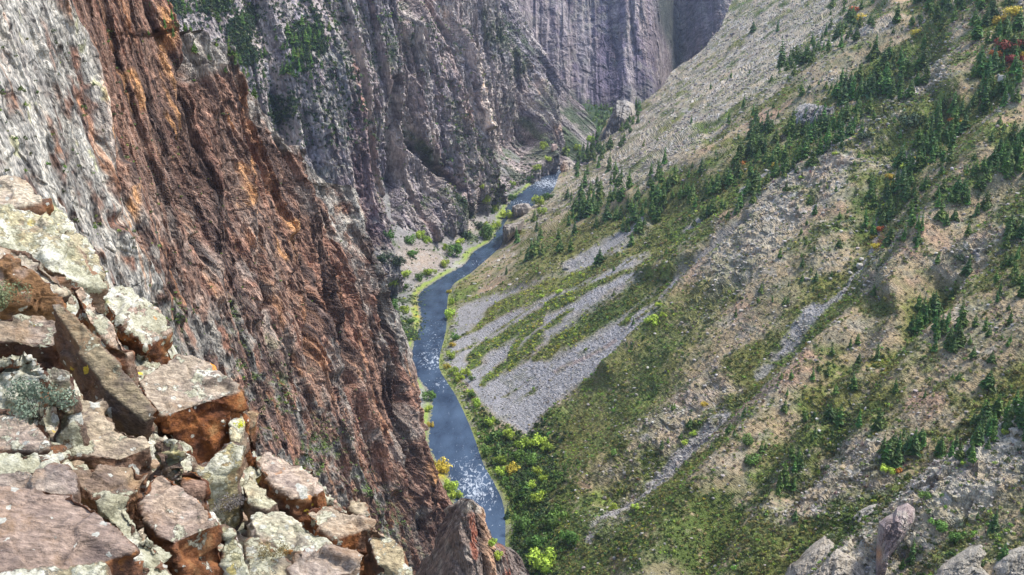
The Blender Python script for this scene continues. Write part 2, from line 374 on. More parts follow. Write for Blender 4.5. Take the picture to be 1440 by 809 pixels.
# ================================================================== helpers for lofted cliffs
def cr(A, t, m):
    """Catmull-Rom resample of A (n, ...) with parameters t to m even samples"""
    n = len(A); s = np.linspace(t[0], t[-1], m); k = np.clip(np.searchsorted(t, s, 'right')-1, 0, n-2)
    h = (s-t[k])/(t[k+1]-t[k])
    T = np.gradient(A, t, axis=0)
    sh = (m,)+(1,)*(A.ndim-1); h = h.reshape(sh); dt = (t[k+1]-t[k]).reshape(sh)
    return (2*h**3-3*h**2+1)*A[k]+(h**3-2*h**2+h)*dt*T[k]+(-2*h**3+3*h**2)*A[k+1]+(h**3-h**2)*dt*T[k+1]
def loft(rows, nr, nc):
    A = np.array(rows, float)
    tr = np.concatenate([[0], np.cumsum(np.abs(np.diff(A[..., 1], axis=0)).mean(1)+.2*np.abs(np.diff(A[..., 0], axis=0)).mean(1)+1)])
    tc = np.concatenate([[0], np.cumsum(np.abs(np.diff(A[..., 0], axis=1)).mean(0)+1)])
    A[..., 2] = 1/A[..., 2]
    B = cr(A, tr, nr); B = np.swapaxes(cr(np.swapaxes(B, 0, 1), tc, nc), 0, 1)
    return B[..., 0], B[..., 1], 1/B[..., 2]
def lerp_row(v, ub, dl, dr, ul, n=6):
    """row of n control points from (ul, dl) to (ub, dr); v may be (v_left, v_right)"""
    va, vb = v if isinstance(v, tuple) else (v, v)
    return [(ul+(ub-ul)*k/(n-1), va+(vb-va)*k/(n-1), 1/(1/dl+(1/dr-1/dl)*k/(n-1))) for k in range(n)]
def frame(g):
    g = np.array(g, float); g /= np.linalg.norm(g)
    b = np.cross(g, [0, 1, 0]); b /= np.linalg.norm(b); c = np.cross(g, b)
    return np.stack([g, b, c], 1)            # columns: along grain, across, across
def add_back(G, vec, n=8, front_cols=0):
    out = [G]
    for k in range(1, n+1):
        out.append(G[:, -1:]+np.array(vec)*k**1.3)
    return np.concatenate(out, 1)
def emit(name, G, C, mat, back, nb=8, smooth=False):
    GB = add_back(G, back, nb); CB = np.concatenate([C]+[C[:, -1:]]*nb, 1)
    o = link(name, raw_mesh(name, GB, grid_quads(*GB.shape[:2]), 4, CB, smooth), mat)
    tag(o, kind='structure'); bvhs.append(bvh_of(GB, 2)); return o
def wallface(G, grain, n, amp=1., S=1., seed=0):
    """fractured rock: buttresses, ribs and broken blocks, drawn out along the grain of the rock"""
    g_ = np.array(grain, float); g_ /= np.linalg.norm(g_); b_ = np.cross(n, g_); b_ /= np.linalg.norm(b_); c_ = np.cross(g_, b_)
    Q = (G @ np.stack([g_, b_, c_*.08], 1)).astype(F32)/S
    a = lambda L, W: Q/np.array([L, W, W], F32)
    wq = Q+np.stack([0*Q[..., 0], 2.6*vn(a(130, 50), seed+1), 1*vn(a(90, 40), seed+2)], -1)
    b = lambda L, W: wq/np.array([L, W, W], F32)
    r1 = ridged(b(340, 62), 2, seed+3); r2 = ridged(b(150, 24), 2, seed+4); r3 = ridged(b(60, 9), 1, seed+5)
    k1, e1, q1 = blocks(b(380, 21), seed+1, 1.1); k2, e2, q2 = blocks(b(70, 8.5), seed+2, 1.1); k3, e3, q3 = blocks(b(13, 3.7), seed+3, 1.0)
    k4, e4, q4 = blocks((G/S/11.).astype(F32), seed+4, 1.2); k5, e5, q5 = blocks((G/S/4.6).astype(F32), seed+5, 1.2)
    d = 15*r1+7*r2+2.6*r3 + 15*k1*sstep(0, .14, e1)+7.5*k2*sstep(0, .16, e2)+2.2*k3*sstep(0, .3, e3)+4.6*k4*sstep(0, .12, e4)+2.0*k5*sstep(0, .2, e5) + 2.5*fbm(G/S/22., 3, seed+6)+.8*vn(a(3, 1.5), seed)
    return G+(d*amp)[..., None]*np.asarray(n), dict(r1=r1, r2=r2, r3=r3, q1=q1, q2=q2, q3=q3, k1=k1, k2=k2, e1=e1, e2=e2, Q=Q, b=b, a=a)

# ================================================================== LEFT BANK TALUS
def h_left(x, y):
    e = xl(y)-x
    return WATER+np.clip(e, -30, 20)*.18+.60*np.maximum(e-20, 0)
_l = sorted([(v, u+8) for (u, v) in LB[1:]])
_lv = np.array([a for a, b in _l], float); _lu = np.array([b for a, b in _l], float)
tv = np.linspace(190, 745, 420); ts = np.linspace(0, 1, 300)
UR = np.interp(tv, _lv, _lu)
UL_ = np.interp(tv, [190, 440, 480, 530, 590, 640, 714, 745], [420, 420, 540, 570, 588, 598, 626, 630])
U = UL_[:, None]+(UR-UL_)[:, None]*ts;  V = np.repeat(tv[:, None], 300, 1)
D = solve_depth(U, V, h_left); G = P(U, V, D)
e = xl(G[..., 1])-G[..., 0]; w = sstep(2, 50, e)
n_t = np.array([.5, -.2, .84])
bk, _, br = blocks(G/5., 3, .9)
G = G+((w*(9*fbm(G/90., 3, 61)+2*fbm(G/20., 3, 62)+.9*bk)+.4*vn(G/2., 3)))[..., None]*n_t
n1 = fbm(G/50., 4, 63); n2 = fbm(G/11., 4, 64)
C = np.broadcast_to(np.array([.175, .17, .165], F32), U.shape+(3,)).copy()
C = mix(C, (.30, .245, .195), blob(U, V, (590, 365), (38, 22))+blob(U, V, (655, 320), (24, 12)))
C = mix(C, (.30, .29, .27), sstep(.6, .9, br)*.5)
vg = sstep(-.05, .3, n1+.5*n2)
vg = np.maximum(vg, .9*(pmask(U, V, [(500, 360), (545, 350), (560, 440), (600, 470), (560, 520), (500, 430)], 10)))*sstep(-.3, .1, n2+.12)
C = mix(C, (.065, .095, .035), vg*.85)
bl = (1-sstep(4, 10, e+9*n2+8*n1))
C = mix(C, (.20, .26, .055), bl*.95)
C = mix(C, (.34, .27, .04), blob(U, V, (590, 450), (9, 40))*sstep(-.2, .1, n2)*.9*(e < 16))
C = mix(C, (.30, .285, .27), np.maximum(blob(U, V, (648, 375), (16, 7)), blob(U, V, (606, 552), (14, 13))))
C = mix(C, (.36, .26, .02), .9*blob(U, V, (612, 665), (16, 14)))
C = mix(C, (.15, .13, .12), (1-sstep(1, 4, e))*.7)
tal = link('talus_slope', raw_mesh('talus_slope', G, grid_quads(*U.shape), 4, C), M_HILL); tag(tal, kind='structure'); bvhs.append(bvh_of(G, 2))
TG = dict(U=U, V=V, D=D, G=G, veg=vg, n1=n1)
def dl_(u, v): return float(solve_depth(np.array([float(u)]), np.array([float(v)]), h_left)[0])

# ================================================================== FAR AND MIDDLE CANYON WALLS
def graywall(U, V, G, f, seed, tone=(.20, .175, .195), pale=.5, pink=.3, green=.4, dark=.6):
    b = f['b']
    s1 = fbm(b(170, 9), 4, seed+20); s2 = fbm(b(60, 3.2), 3, seed+21); n1 = fbm(G/60., 4, seed+22); n2 = fbm(G/14., 4, seed+23)
    C = np.broadcast_to(np.array(tone, F32), U.shape+(3,)).copy()
    C = mix(C, (.085, .072, .085), sstep(-.05, .35, s1)*dark)
    s3 = fbm(b(50, 1.8), 3, seed+29); C = mix(C, (.04, .036, .045), sstep(.18, .4, s3)*.6)
    C = mix(C, (.40, .33, .285), sstep(.2, .65, f['r1']+.45*n2)*.75*pale)
    C = mix(C, (.055, .048, .060), sstep(.1, -.5, f['r2'])*.45*dark)
    C = mix(C, (.25, .235, .23), sstep(.05, .45, -s1+.35*n2)*pale)
    C = mix(C, (.33, .225, .18), sstep(.15, .5, fbm(b(110, 14), 3, seed+25)+.2*s2)*pink)
    C = mix(C, (.42, .38, .34), sstep(.38, .6, ridged(b(220, 17), 2, seed+26)+.25*n2)*pale*.8)
    C = mix(C, (.055, .05, .058), sstep(.25, .5, s2)*.5*dark)
    C = mix(C, (.24, .235, .21), sstep(.0, .4, n1+.5*n2)*.5*pale)
    nz = grid_normals(G)[..., 2]; nz = np.abs(nz)
    g = sstep(.35, .7, nz+.35*n2)*sstep(-.1, .3, n1+.3*n2)
    C = mix(C, (.060, .088, .045), g*green)
    return C, g, n1, n2
# --- far wall across the river bend
rows = []
for v, bump in ((-70, 0), (0, 0), (60, 10), (110, 30), (150, 60), (185, 90)):
    row = []
    for u, d in ((660, 2560), (720, 2640), (760, 2720), (790, 2700), (840, 2690), (900, 2640), (925, 2700), (945, 2950), (980, 2900), (1020, 2790), (1070, 2760)):
        row.append((u, v, d-bump-(90-v)*-.9))
    rows.append(row)
U, V, D = loft(rows, 210, 340); G = P(U, V, D)
G, f = wallface(G, (.03, 0, -1), (-.05, -.97, .2), 1.3, 2.1, 60)
C, g, n1, n2 = graywall(U, V, G, f, 60, (.14, .122, .165), .35, .12, .25, .7)
gly = np.maximum(lmask(U, V, [(932, -20, 14), (940, 30, 16), (952, 70, 10), (950, 100, 6)], .6), pmask(U, V, [(770, 118), (830, 145), (870, 150), (900, 190), (780, 190)], 8))
C = mix(C, (.035, .05, .035), gly*.85)
emit('canyon_wall', G, C, M_WALL, (10, 60, -5), 4)
# --- wooded floor of the canyon at the bend
tu = np.linspace(765, 905, 90); tvv = np.linspace(128, 250, 120)
U, V = np.meshgrid(tu, tvv); D = solve_depth(U, V, lambda x, y: WATER+np.maximum(y-2060, 0)*.035-1.2+0*x)
G = P(U, V, D); G[..., 2] += sstep(2060, 2160, G[..., 1])*(6+8*fbm(G/60., 3, 71))
C = mix(np.broadcast_to(np.array([.035, .055, .03], F32), U.shape+(3,)).copy(), (.07, .10, .035), sstep(0, .4, fbm(G/40., 3, 72)))
fl = link('canyon_floor', raw_mesh('canyon_floor', G, grid_quads(*U.shape), 4, C), M_HILL); tag(fl, kind='structure'); bvhs.append(bvh_of(G, 1))
# --- small spur in front of the bend
rows = [lerp_row((118, 128), 790, 2230, 2260, 740, 4), lerp_row((140, 150), 812, 2180, 2230, 740, 4), lerp_row((165, 172), 832, 2130, 2190, 740, 4), lerp_row((190, 192), 838, 2080, 2150, 740, 4), lerp_row((214, 212), 838, 2030, 2090, 740, 4), lerp_row((236, 234), 842, 1985, 1995, 796, 4)]
rows[0][2] = (783, 116, 2240); rows[0][3] = (797, 134, 2260); rows[1][3] = (818, 152, 2230)
U, V, D = loft(rows, 100, 110); G = P(U, V, D)
G, f = wallface(G, (.3, 0, -1), (.4, -.85, .3), .55, 1.0, 66)
C, g, n1, n2 = graywall(U, V, G, f, 66, (.16, .15, .165), .5, .2, .9, .5)
C = mix(C, (.26, .24, .23), lmask(U, V, [(786, 165, 3), (805, 188, 4), (826, 208, 5)], .5)*.9)
C = mix(C, (.05, .09, .035), lmask(U, V, [(790, 185, 6), (806, 208, 10)], .5)*.8)
emit('canyon_wall', G, C, M_WALL, (-4, 25, -12), 6)
# --- wall reaching the white water
def bd(u, v, k=0): return dl_(u, v)+k
DR = [(-60, 700, 2330), (0, 716, 2270), (30, 731, 2240), (75, 760, 2190), (120, 780, 2130), (165, 783, 2080), (208, 786, 2030)]
rows = []
for v, ub, dr in DR:
    rows.append([(560, v, 1750), (620, v, 1790), (655, v, 1850), (690, v, 1930), (720, v, 2020) if ub > 735 else (ub-30, v, 2100), (ub-12, v, dr-70), (ub, v, dr)])
rows.append([(560, 300, 1660), (620, 296, 1680), (660, 290, 1705), (690, 285, 1740), (722, 262, 1840), (755, 242, 1900), (782, 222, 1990)])
rows.append([(560, 335, 1640), (620, 328, 1690), (660, 325, 1740), (690, 315, 1780), (720, 300, 1840), (756, 268, 1930), (784, 245, 2050)])
U, V, D = loft(rows, 300, 250); G = P(U, V, D)
G, f = wallface(G, (.08, .0, -1), (.62, -.72, .3), 1.25, 1.25, 72)
C, g, n1, n2 = graywall(U, V, G, f, 72, (.25, .235, .25), .6, .2, .75, .7)
C = mix(C, (.37, .27, .22), np.maximum.reduce([.8*blob(U, V, (748, 125), (12, 22)), .9*blob(U, V, (781, 185), (7, 12)), .6*blob(U, V, (743, 95), (14, 10))])*sstep(-.3, .2, n2))
C = mix(C, (.055, .08, .035), .8*np.maximum.reduce([lmask(U, V, [(688, 40, 8), (712, 70, 14), (728, 95, 12)], .7), lmask(U, V, [(672, 20, 6), (690, 80, 6)], .6), lmask(U, V, [(735, 170, 6), (770, 205, 6)], .6)])*sstep(-.35, .1, n2))
C = mix(C, (.24, .235, .24), .8*lmask(U, V, [(682, 62, 3), (700, 85, 5), (712, 100, 3)], .6))
C = mix(C, (.22, .215, .22), sstep(.3, .9, pmask(U, V, [(672, 262), (705, 282), (755, 236), (775, 215), (790, 235), (700, 320), (660, 330)], 10))*.8)
emit('canyon_wall', G, C, M_WALL, (-6, 40, -10), 8)
WD = (U, V, G)
# --- big ribbed wall above the talus
CR_ = [(-60, 590, 1640), (0, 603, 1620), (40, 622, 1610), (62, 640, 1605), (95, 655, 1600), (140, 667, 1595), (182, 674, 1590), (215, 683, 1595), (250, 695, 1610)]
rows = []
for v, ub, dr in CR_:
    rows.append([(360, v, 1400), (430, v, 1400), (490, v, 1420), (545, v, 1450), (590 if ub > 620 else ub-18, v, 1500 if ub > 620 else dr-40), (ub-14, v, dr-35), (ub, v, dr)])
rows.append([(360, 340, 1290), (430, 340, 1280), (490, 338, 1300), (545, 335, bd(545, 335, 26)), (600, 330, bd(600, 330, 26)), (665, 305, bd(665, 305, 26)), (703, 285, bd(703, 285, 20))])
rows.append([(360, 400, 1220), (430, 400, 1210), (490, 390, 1220), (545, 375, bd(545, 368, 95)), (600, 362, bd(600, 352, 95)), (665, 335, bd(665, 325, 95)), (708, 315, bd(708, 300, 80))])
U, V, D = loft(rows, 330, 330); G = P(U, V, D)
crest = lmask(U, V, [(606, 5, 5), (640, 62, 6), (655, 95, 6), (668, 140, 6), (675, 182, 5)], .6)
butt = pmask(U, V, [(612, 238), (640, 290), (646, 340), (585, 345), (596, 285)], 9)
grv = np.maximum(lmask(U, V, [(560, -20, 9), (570, 80, 12), (572, 200, 8), (600, 235, 6), (640, 270, 6)], .7), lmask(U, V, [(548, 120, 7), (550, 300, 8)], .7))
CW_U, CW_V = U, V; G = G+((26*crest+26*butt-38*grv)[..., None])*np.array([.55, -.8, .2])
G, f = wallface(G, (.04, .0, -1), (.55, -.78, .3), 1.35, 1.15, 78)
C, g, n1, n2 = graywall(U, V, G, f, 78, (.25, .225, .24), .7, .45, .8, .75)
C = mix(C, (.66, .56, .46), lmask(U, V, [(603, 2, 6), (622, 38, 5), (640, 60, 4), (654, 92, 4), (664, 130, 5), (672, 178, 4)], .6)*.85*sstep(-.5, .1, n2))
C = mix(C, (.36, .255, .215), np.maximum.reduce([.7*blob(U, V, (650, 160), (10, 22)), .8*blob(U, V, (618, 270), (14, 26)), .6*blob(U, V, (600, 10), (14, 22)), .5*blob(U, V, (612, 120), (8, 30))])*sstep(-.2, .2, n2))
C = mix(C, (.40, .37, .34), lmask(U, V, [(470, -20, 18), (485, 30, 22), (520, 60, 6)], .8)*.6*sstep(-.1, .3, f['r2']))
C = mix(C, (.045, .075, .03), .9*np.maximum.reduce([lmask(U, V, [(574, 190, 5), (592, 215, 7), (612, 232, 5)], .7), lmask(U, V, [(625, 280, 8), (650, 300, 10), (655, 305, 6)], .7), blob(U, V, (535, 90), (8, 12))])*sstep(-.5, .1, n2))
C = mix(C, (.22, .215, .22), .9*pmask(U, V, [(668, 270), (700, 285), (715, 320), (665, 335)], 8))
emit('canyon_wall', G, C, M_WALL, (-6, 40, -10), 8)
CW = (CW_U, CW_V, G, g)
# --- brushy wall and striped pillar behind the red cliff
BR = [(-60, 440, 1330), (10, 455, 1300), (40, 468, 1280), (70, 481, 1262), (90, 492, 1250), (130, 501, 1245), (200, 506, 1240), (280, 521, 1235), (340, 546, 1225), (372, 556, 1195)]
rows = []
for v, ub, dr in BR:
    rows.append([(170, v, dr-230), (250, v, dr-190), (320, v, dr-140), (380, v, dr-80), (425, v, dr-60) if ub > 470 else (ub-30, v, dr-50), (ub-14, v, dr-32), (ub, v, dr)])
rows.append([(170, 450, 900), (250, 450, 920), (320, 450, 950), (400, 450, 1000), (460, 445, 1070), (510, 430, 1150), (560, 410, 1230)])
U, V, D = loft(rows, 330, 290); G = P(U, V, D)
gul = lmask(U, V, [(345, -20, 10), (372, 60, 14), (388, 110, 14), (394, 180, 12), (420, 300, 8)], .8)
G = G+((-26*gul)[..., None])*np.array([.55, -.8, .2])
up = 1-sstep(120, 190, V)*1; up2 = up*(1-pmask(U, V, [(455, 20), (520, 20), (520, 200), (480, 180), (470, 90)], 12))
G0 = G; G, f = wallface(G, (.02, .0, -1), (.5, -.82, .3), 1.25, .95, 84)
G = G0+(G-G0)*(1-.45*up2)[..., None]
C, g, n1, n2 = graywall(U, V, G, f, 84, (.24, .225, .25), .6, .3, .5, .75)
C = mix(C, (.235, .22, .21), up2*.6*sstep(-.2, .3, n2))
vv_ = np.maximum.reduce([blob(U, V, (235, 10), (26, 20)), blob(U, V, (300, 12), (30, 16)), blob(U, V, (335, 50), (22, 34)), blob(U, V, (360, 20), (12, 26)), blob(U, V, (345, 85), (16, 18)), blob(U, V, (425, 55), (34, 26)), blob(U, V, (422, 90), (18, 20)), blob(U, V, (400, 150), (18, 26))])
vgb = sstep(.35, .6, vv_+.35*n1+.3*n2)
C = mix(C, mixv := (.055, .085, .04), vgb*.35)
C = mix(C, (.33, .32, .33), lmask(U, V, [(383, 85, 3), (390, 120, 3), (392, 150, 4), (388, 175, 3)], .6)*.9)
C = mix(C, (.42, .24, .18), .85*np.maximum(lmask(U, V, [(492, 92, 4), (500, 130, 4), (510, 230, 3)], .6), lmask(U, V, [(522, 190, 2.5), (528, 250, 2.5), (533, 300, 3)], .6))*sstep(-.4, .2, n2))
C = mix(C, (.45, .40, .36), .8*np.maximum(lmask(U, V, [(500, 120, 2), (514, 240, 2), (518, 300, 2)], .5), lmask(U, V, [(536, 310, 3), (544, 348, 3)], .5)))
C = mix(C, (.17, .11, .11), .6*pmask(U, V, [(488, 90), (500, 110), (520, 280), (548, 350), (500, 350), (490, 200)], 8)*sstep(.5, .1, n2))
emit('canyon_wall', G, C, M_WALL, (-6, 40, -10), 8)
BW = dict(U=U, V=V, G=G, veg=vgb)

# ================================================================== THE RED CLIFF
CREST = [(-40, 195), (0, 212), (22, 226), (44, 233), (50, 245), (52, 262), (55, 288), (75, 312), (110, 338), (130, 352), (160, 364), (205, 392), (230, 430), (258, 455), (268, 478), (284, 492), (330, 499), (375, 515), (410, 532), (440, 550), (480, 566), (530, 580), (590, 589), (640, 600), (680, 618), (714, 632), (760, 648), (850, 664)]
cv = np.array([a for a, b in CREST], float); cu = np.array([b for a, b in CREST], float)
dv = [-60, 100, 250, 400, 550, 700, 860]
DT = np.array([[190, 205, 285, 400, 530], [185, 200, 285, 400, 540], [180, 195, 285, 410, 580], [200, 205, 295, 430, 640], [220, 235, 330, 480, 700], [240, 260, 350, 480, 650], [250, 280, 360, 470, 580]], float)
st = np.array([0, .12, .42, .72, 1.0])
NVr, NUr = 800, 940
v1 = np.linspace(-60, 860, NVr); s1 = np.linspace(0, 1, NUr)
UB = np.interp(v1, cv, cu); _w = np.hanning(241); _w /= _w.sum(); UBs = np.convolve(np.pad(UB, 120, 'reflect', reflect_type='odd'), _w, 'valid')
DI = cr(1/DT, np.array(dv, float), NVr); DF = np.swapaxes(cr(np.swapaxes(DI, 0, 1), st, NUr), 0, 1)      # inverse depth by row, by share of the smoothed width
_q = np.clip((UB[:, None]+40)*s1/(UBs[:, None]+40), 0, 1.15)
DI = 1/np.stack([np.where(_q[i] <= 1, np.interp(_q[i], s1, DF[i]), DF[i, -1]+(_q[i]-1)*(DF[i, -1]-DF[i, -40])/(40/NUr)*.6) for i in range(NVr)])
_s3 = sstep(.70, 1.0, s1)[None]
U = -230+(UBs[:, None]+230)*s1+(UB-UBs)[:, None]*_s3; V = np.repeat(v1[:, None], NUr, 1)
_fw = np.linspace(-600, 900, 1501); _fd = np.interp(_fw, [-600, -150, 0, 100, 200, 284, 337, 415, 450, 520, 900], [130, 165, 200, 265, 365, 445, 515, 620, 690, 790, 1200])
_h = np.hanning(91); _h /= _h.sum(); _fd = np.convolve(np.pad(_fd, 45, 'edge'), _h, 'valid')
DI = np.interp(U-.27*V, _fw, _fd); G = P(U, V, DI)
nA = np.array([.80, -.52, .30])
# traced relief: fins stand out, clefts cut back
fins = [[(60, -10, 9), (118, 90, 10), (135, 190, 8), (150, 300, 8)], [(206, -20, 7), (226, 60, 8), (242, 170, 9), (256, 260, 8), (262, 330, 6)], [(262, 60, 8), (276, 150, 10), (290, 290, 9), (300, 420, 8)], [(300, 70, 7), (322, 200, 8), (338, 330, 8), (352, 450, 7)],
        [(162, 240, 6), (186, 330, 7), (210, 420, 7)], [(395, 215, 9), (410, 300, 10), (430, 420, 9), (450, 520, 9)], [(470, 268, 6), (495, 340, 6), (520, 420, 8), (548, 520, 8), (580, 620, 7), (600, 720, 7)], [(350, 140, 5), (372, 230, 6), (392, 330, 6)], [(155, 330, 8), (200, 400, 9), (240, 450, 8)]]
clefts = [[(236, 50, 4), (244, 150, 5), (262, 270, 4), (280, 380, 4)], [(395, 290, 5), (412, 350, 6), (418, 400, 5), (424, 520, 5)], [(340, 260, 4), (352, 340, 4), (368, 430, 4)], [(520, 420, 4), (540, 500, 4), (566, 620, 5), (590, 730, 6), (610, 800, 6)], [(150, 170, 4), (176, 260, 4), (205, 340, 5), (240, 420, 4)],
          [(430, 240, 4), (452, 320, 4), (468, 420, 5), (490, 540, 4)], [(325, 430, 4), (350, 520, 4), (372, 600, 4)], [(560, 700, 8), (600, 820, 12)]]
dd = np.zeros_like(U)
for l in fins: dd = np.maximum(dd, np.exp(-line_d(U+4*vn(G/20., 1), V, l)**2)*6)
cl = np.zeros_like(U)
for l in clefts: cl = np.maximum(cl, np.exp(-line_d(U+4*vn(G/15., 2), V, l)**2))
amp = np.clip(DI/470., .45, 1.1)*(1-.55*(s1[None, :] > .985))
low = pmask(U, V, [(200, 430), (330, 430), (560, 700), (620, 850), (240, 850)], 30)          # broken, brushy lower face
G1, f = wallface(G, (.10, .10, -1), nA, .45, .62, 90)
G = G+(G1-G)*amp[..., None]+((dd-9*cl)*amp)[..., None]*nA
G = G+((low*1.8*fbm(G/6., 3, 97))+.25*vn(G/2.2, 3))[..., None]*nA
b = lambda L, W: f['b'](L*.68, W*.68)
s_a = fbm(b(210, 9), 4, 91); s_b = fbm(b(90, 3.5), 4, 92); n1 = fbm(G/28., 4, 93); n2 = fbm(G/7., 4, 94); n3 = fbm(G/2.2, 3, 95)
C = np.broadcast_to(np.array([.225, .14, .10], F32), U.shape+(3,)).copy()
C = mix(C, (.27, .14, .095), sstep(-.05, .35, s_a)*.75)
C = mix(C, (.050, .038, .036), sstep(.0, .35, -s_a+.4*s_b)*.85)
C = mix(C, (.40, .21, .11), sstep(.27, .5, fbm(b(120, 12), 3, 98)+.2*s_b)*.7)
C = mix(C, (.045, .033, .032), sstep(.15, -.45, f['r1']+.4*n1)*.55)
fine = fbm(b(40, 1.6), 3, 910); C = mix(C, (.04, .03, .03), sstep(.22, .42, fine)*.6); C = mix(C, (.36, .25, .19), sstep(.22, .42, -fine)*.4)
C = mix(C, (.43, .29, .22), sstep(.25, .5, s_b)*.55)
C = mix(C, (.030, .024, .024), sstep(.25, .5, fbm(b(150, 5), 3, 99))*.65)
# greys: weathered, lichen-crusted rock
gz = pmask(U+20*n1, V+20*n1, [(-60, -60), (40, -60), (70, 0), (115, 70), (132, 170), (150, 250), (190, 330), (215, 400), (240, 450), (330, 640), (200, 800), (-60, 800)], 16)
gre = np.maximum.reduce([gz*sstep(-.25, .25, n2+.5*n3+.25), .9*low*sstep(-.2, .2, n2+.3*n3), .9*sstep(.93, 1.0, s1[None, :]+.05*n2+0*V)*sstep(40, 60, V)*(1-sstep(480, 560, V)),
                         .8*pmask(U+12*n2, V, [(236, 48), (300, 55), (318, 100), (280, 110), (250, 120)], 8), sstep(.05, .35, n1+.4*n2)*.45*sstep(150, 480, V+60*s_a),
                         .8*pmask(U+9*n2, V, [(395, 210), (440, 235), (500, 300), (520, 380), (440, 330), (410, 300)], 10)*sstep(-.1, .2, n2+.1)])
gcol = mix(np.broadcast_to(np.array([.27, .255, .22], F32), U.shape+(3,)).copy(), (.38, .365, .32), sstep(-.1, .35, n2+n3*.5))
gcol = mix(gcol, (.11, .10, .09), sstep(.1, .4, -n2+.3*n3))
gcol = gcol*(1-.42*low[..., None])
C = C+(gcol-C)*np.clip(gre, 0, 1)[..., None]
C = mix(C, (.44, .42, .37), gz*pmask(U, V, [(-60, -60), (45, -60), (60, 20), (60, 110), (-60, 160)], 24)*.55)
C = mix(C, (.40, .20, .10), gz*sstep(.28, .45, fbm(b(60, 7), 3, 191))*.6)
# orange veins
ov = np.maximum.reduce([lmask(U+4*n2, V, l, .6) for l in ([(204, -10, 3), (216, 40, 4), (222, 90, 4), (236, 160, 5), (250, 225, 8), (256, 250, 3)], [(118, 80, 3), (128, 130, 4), (140, 200, 2)], [(560, 515, 3), (572, 560, 5), (584, 600, 6), (590, 650, 5), (596, 680, 3)],
      [(180, 110, 10), (192, 150, 8)], [(318, 235, 3), (332, 262, 8), (330, 290, 6)], [(384, 325, 10), (388, 360, 9)], [(290, 100, 3), (300, 150, 3), (312, 190, 2)], [(168, 270, 3), (172, 320, 4)], [(345, 225, 3), (352, 300, 3)])])
C = mix(C, (.50, .27, .12), ov*.85*sstep(-.25, .15, s_b+.4*n2))
C = mix(C, (.55, .46, .38), np.maximum(lmask(U, V, [(566, 520, 2), (578, 580, 3), (586, 640, 2)], .5), lmask(U, V, [(118, 95, 1.5), (130, 160, 1.5), (138, 215, 1.5), (160, 320, 1.5)], .5))*.8)
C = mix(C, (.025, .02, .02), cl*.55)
nz = grid_normals(G)[..., 2]*-1; nz = np.abs(nz)
vgA = sstep(.45, .75, nz+.3*n2)*low*sstep(0, .35, fbm(G/18., 3, 96)+.12)
C = mix(C, (.075, .115, .035), vgA*.9)
C = mix(C, (.13, .15, .045), .7*low*sstep(.25, .5, n1)*sstep(0, .3, n2))
C = mix(C, (.33, .34, .05), sstep(.42, .6, n2+.3*n3)*gz*.35)
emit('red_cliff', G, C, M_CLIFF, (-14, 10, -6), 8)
RC = dict(U=U, V=V, G=G, veg=vgA)
# --- nearer spire in front of its foot
SL = [(702, 652, 662), (708, 642, 670), (714, 638, 675), (730, 630, 682), (745, 618, 690), (762, 612, 700), (774, 608, 722), (800, 598, 738), (860, 580, 765)]
rows = []
for v, ul, ur in SL:
    sag = 0 if v > 716 else .6
    rows.append([(ul-(3 if v < 705 else 16), v+8, 352), (ul, v, 338), (ul+(ur-ul)*.3, v-3*(v > 720)+0, 322), (ul+(ur-ul)*.6, v, 330), (ul+(ur-ul)*.85, v, 352), (ur, v, 378)])
U, V, D = loft(rows, 190, 200); G = P(U, V, D)
G1, f = wallface(G, (.10, .2, -1), (.45, -.8, .3), .28, .28, 33)
G = G+(G1-G)
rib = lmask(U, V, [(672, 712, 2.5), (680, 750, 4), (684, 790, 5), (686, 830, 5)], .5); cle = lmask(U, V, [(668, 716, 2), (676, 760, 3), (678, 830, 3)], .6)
G = G+((2.2*rib-3.5*cle)[..., None])*np.array([.45, -.8, .3])
b = f['b']; s_a = fbm(b(160, 9), 4, 34); n2 = fbm(G/4., 4, 35); n3 = fbm(G/1.4, 3, 36)
C = np.broadcast_to(np.array([.21, .165, .135], F32), U.shape+(3,)).copy()
C = mix(C, (.07, .05, .045), sstep(.0, .4, s_a)*.7); C = mix(C, (.31, .28, .235), sstep(0, .4, n2)*.7)
C = mix(C, (.27, .10, .06), .9*np.maximum(lmask(U, V, [(660, 722, 6), (664, 750, 8), (662, 780, 5)], .5), lmask(U, V, [(705, 770, 6), (712, 820, 8)], .5))*sstep(-.3, .1, n2))
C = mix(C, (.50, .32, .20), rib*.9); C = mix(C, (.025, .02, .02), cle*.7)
C = mix(C, (.38, .36, .30), lmask(U, V, [(650, 712, 8), (672, 716, 5)], .5)*.6)
emit('rock_spire', G, C, M_CLIFF, (1, 3, -6), 5)
tag(bpy.data.objects['rock_spire'], 'rugged grey-brown rock spire with a pale orange rib, in front of the river', 'rock spire', kind='thing')

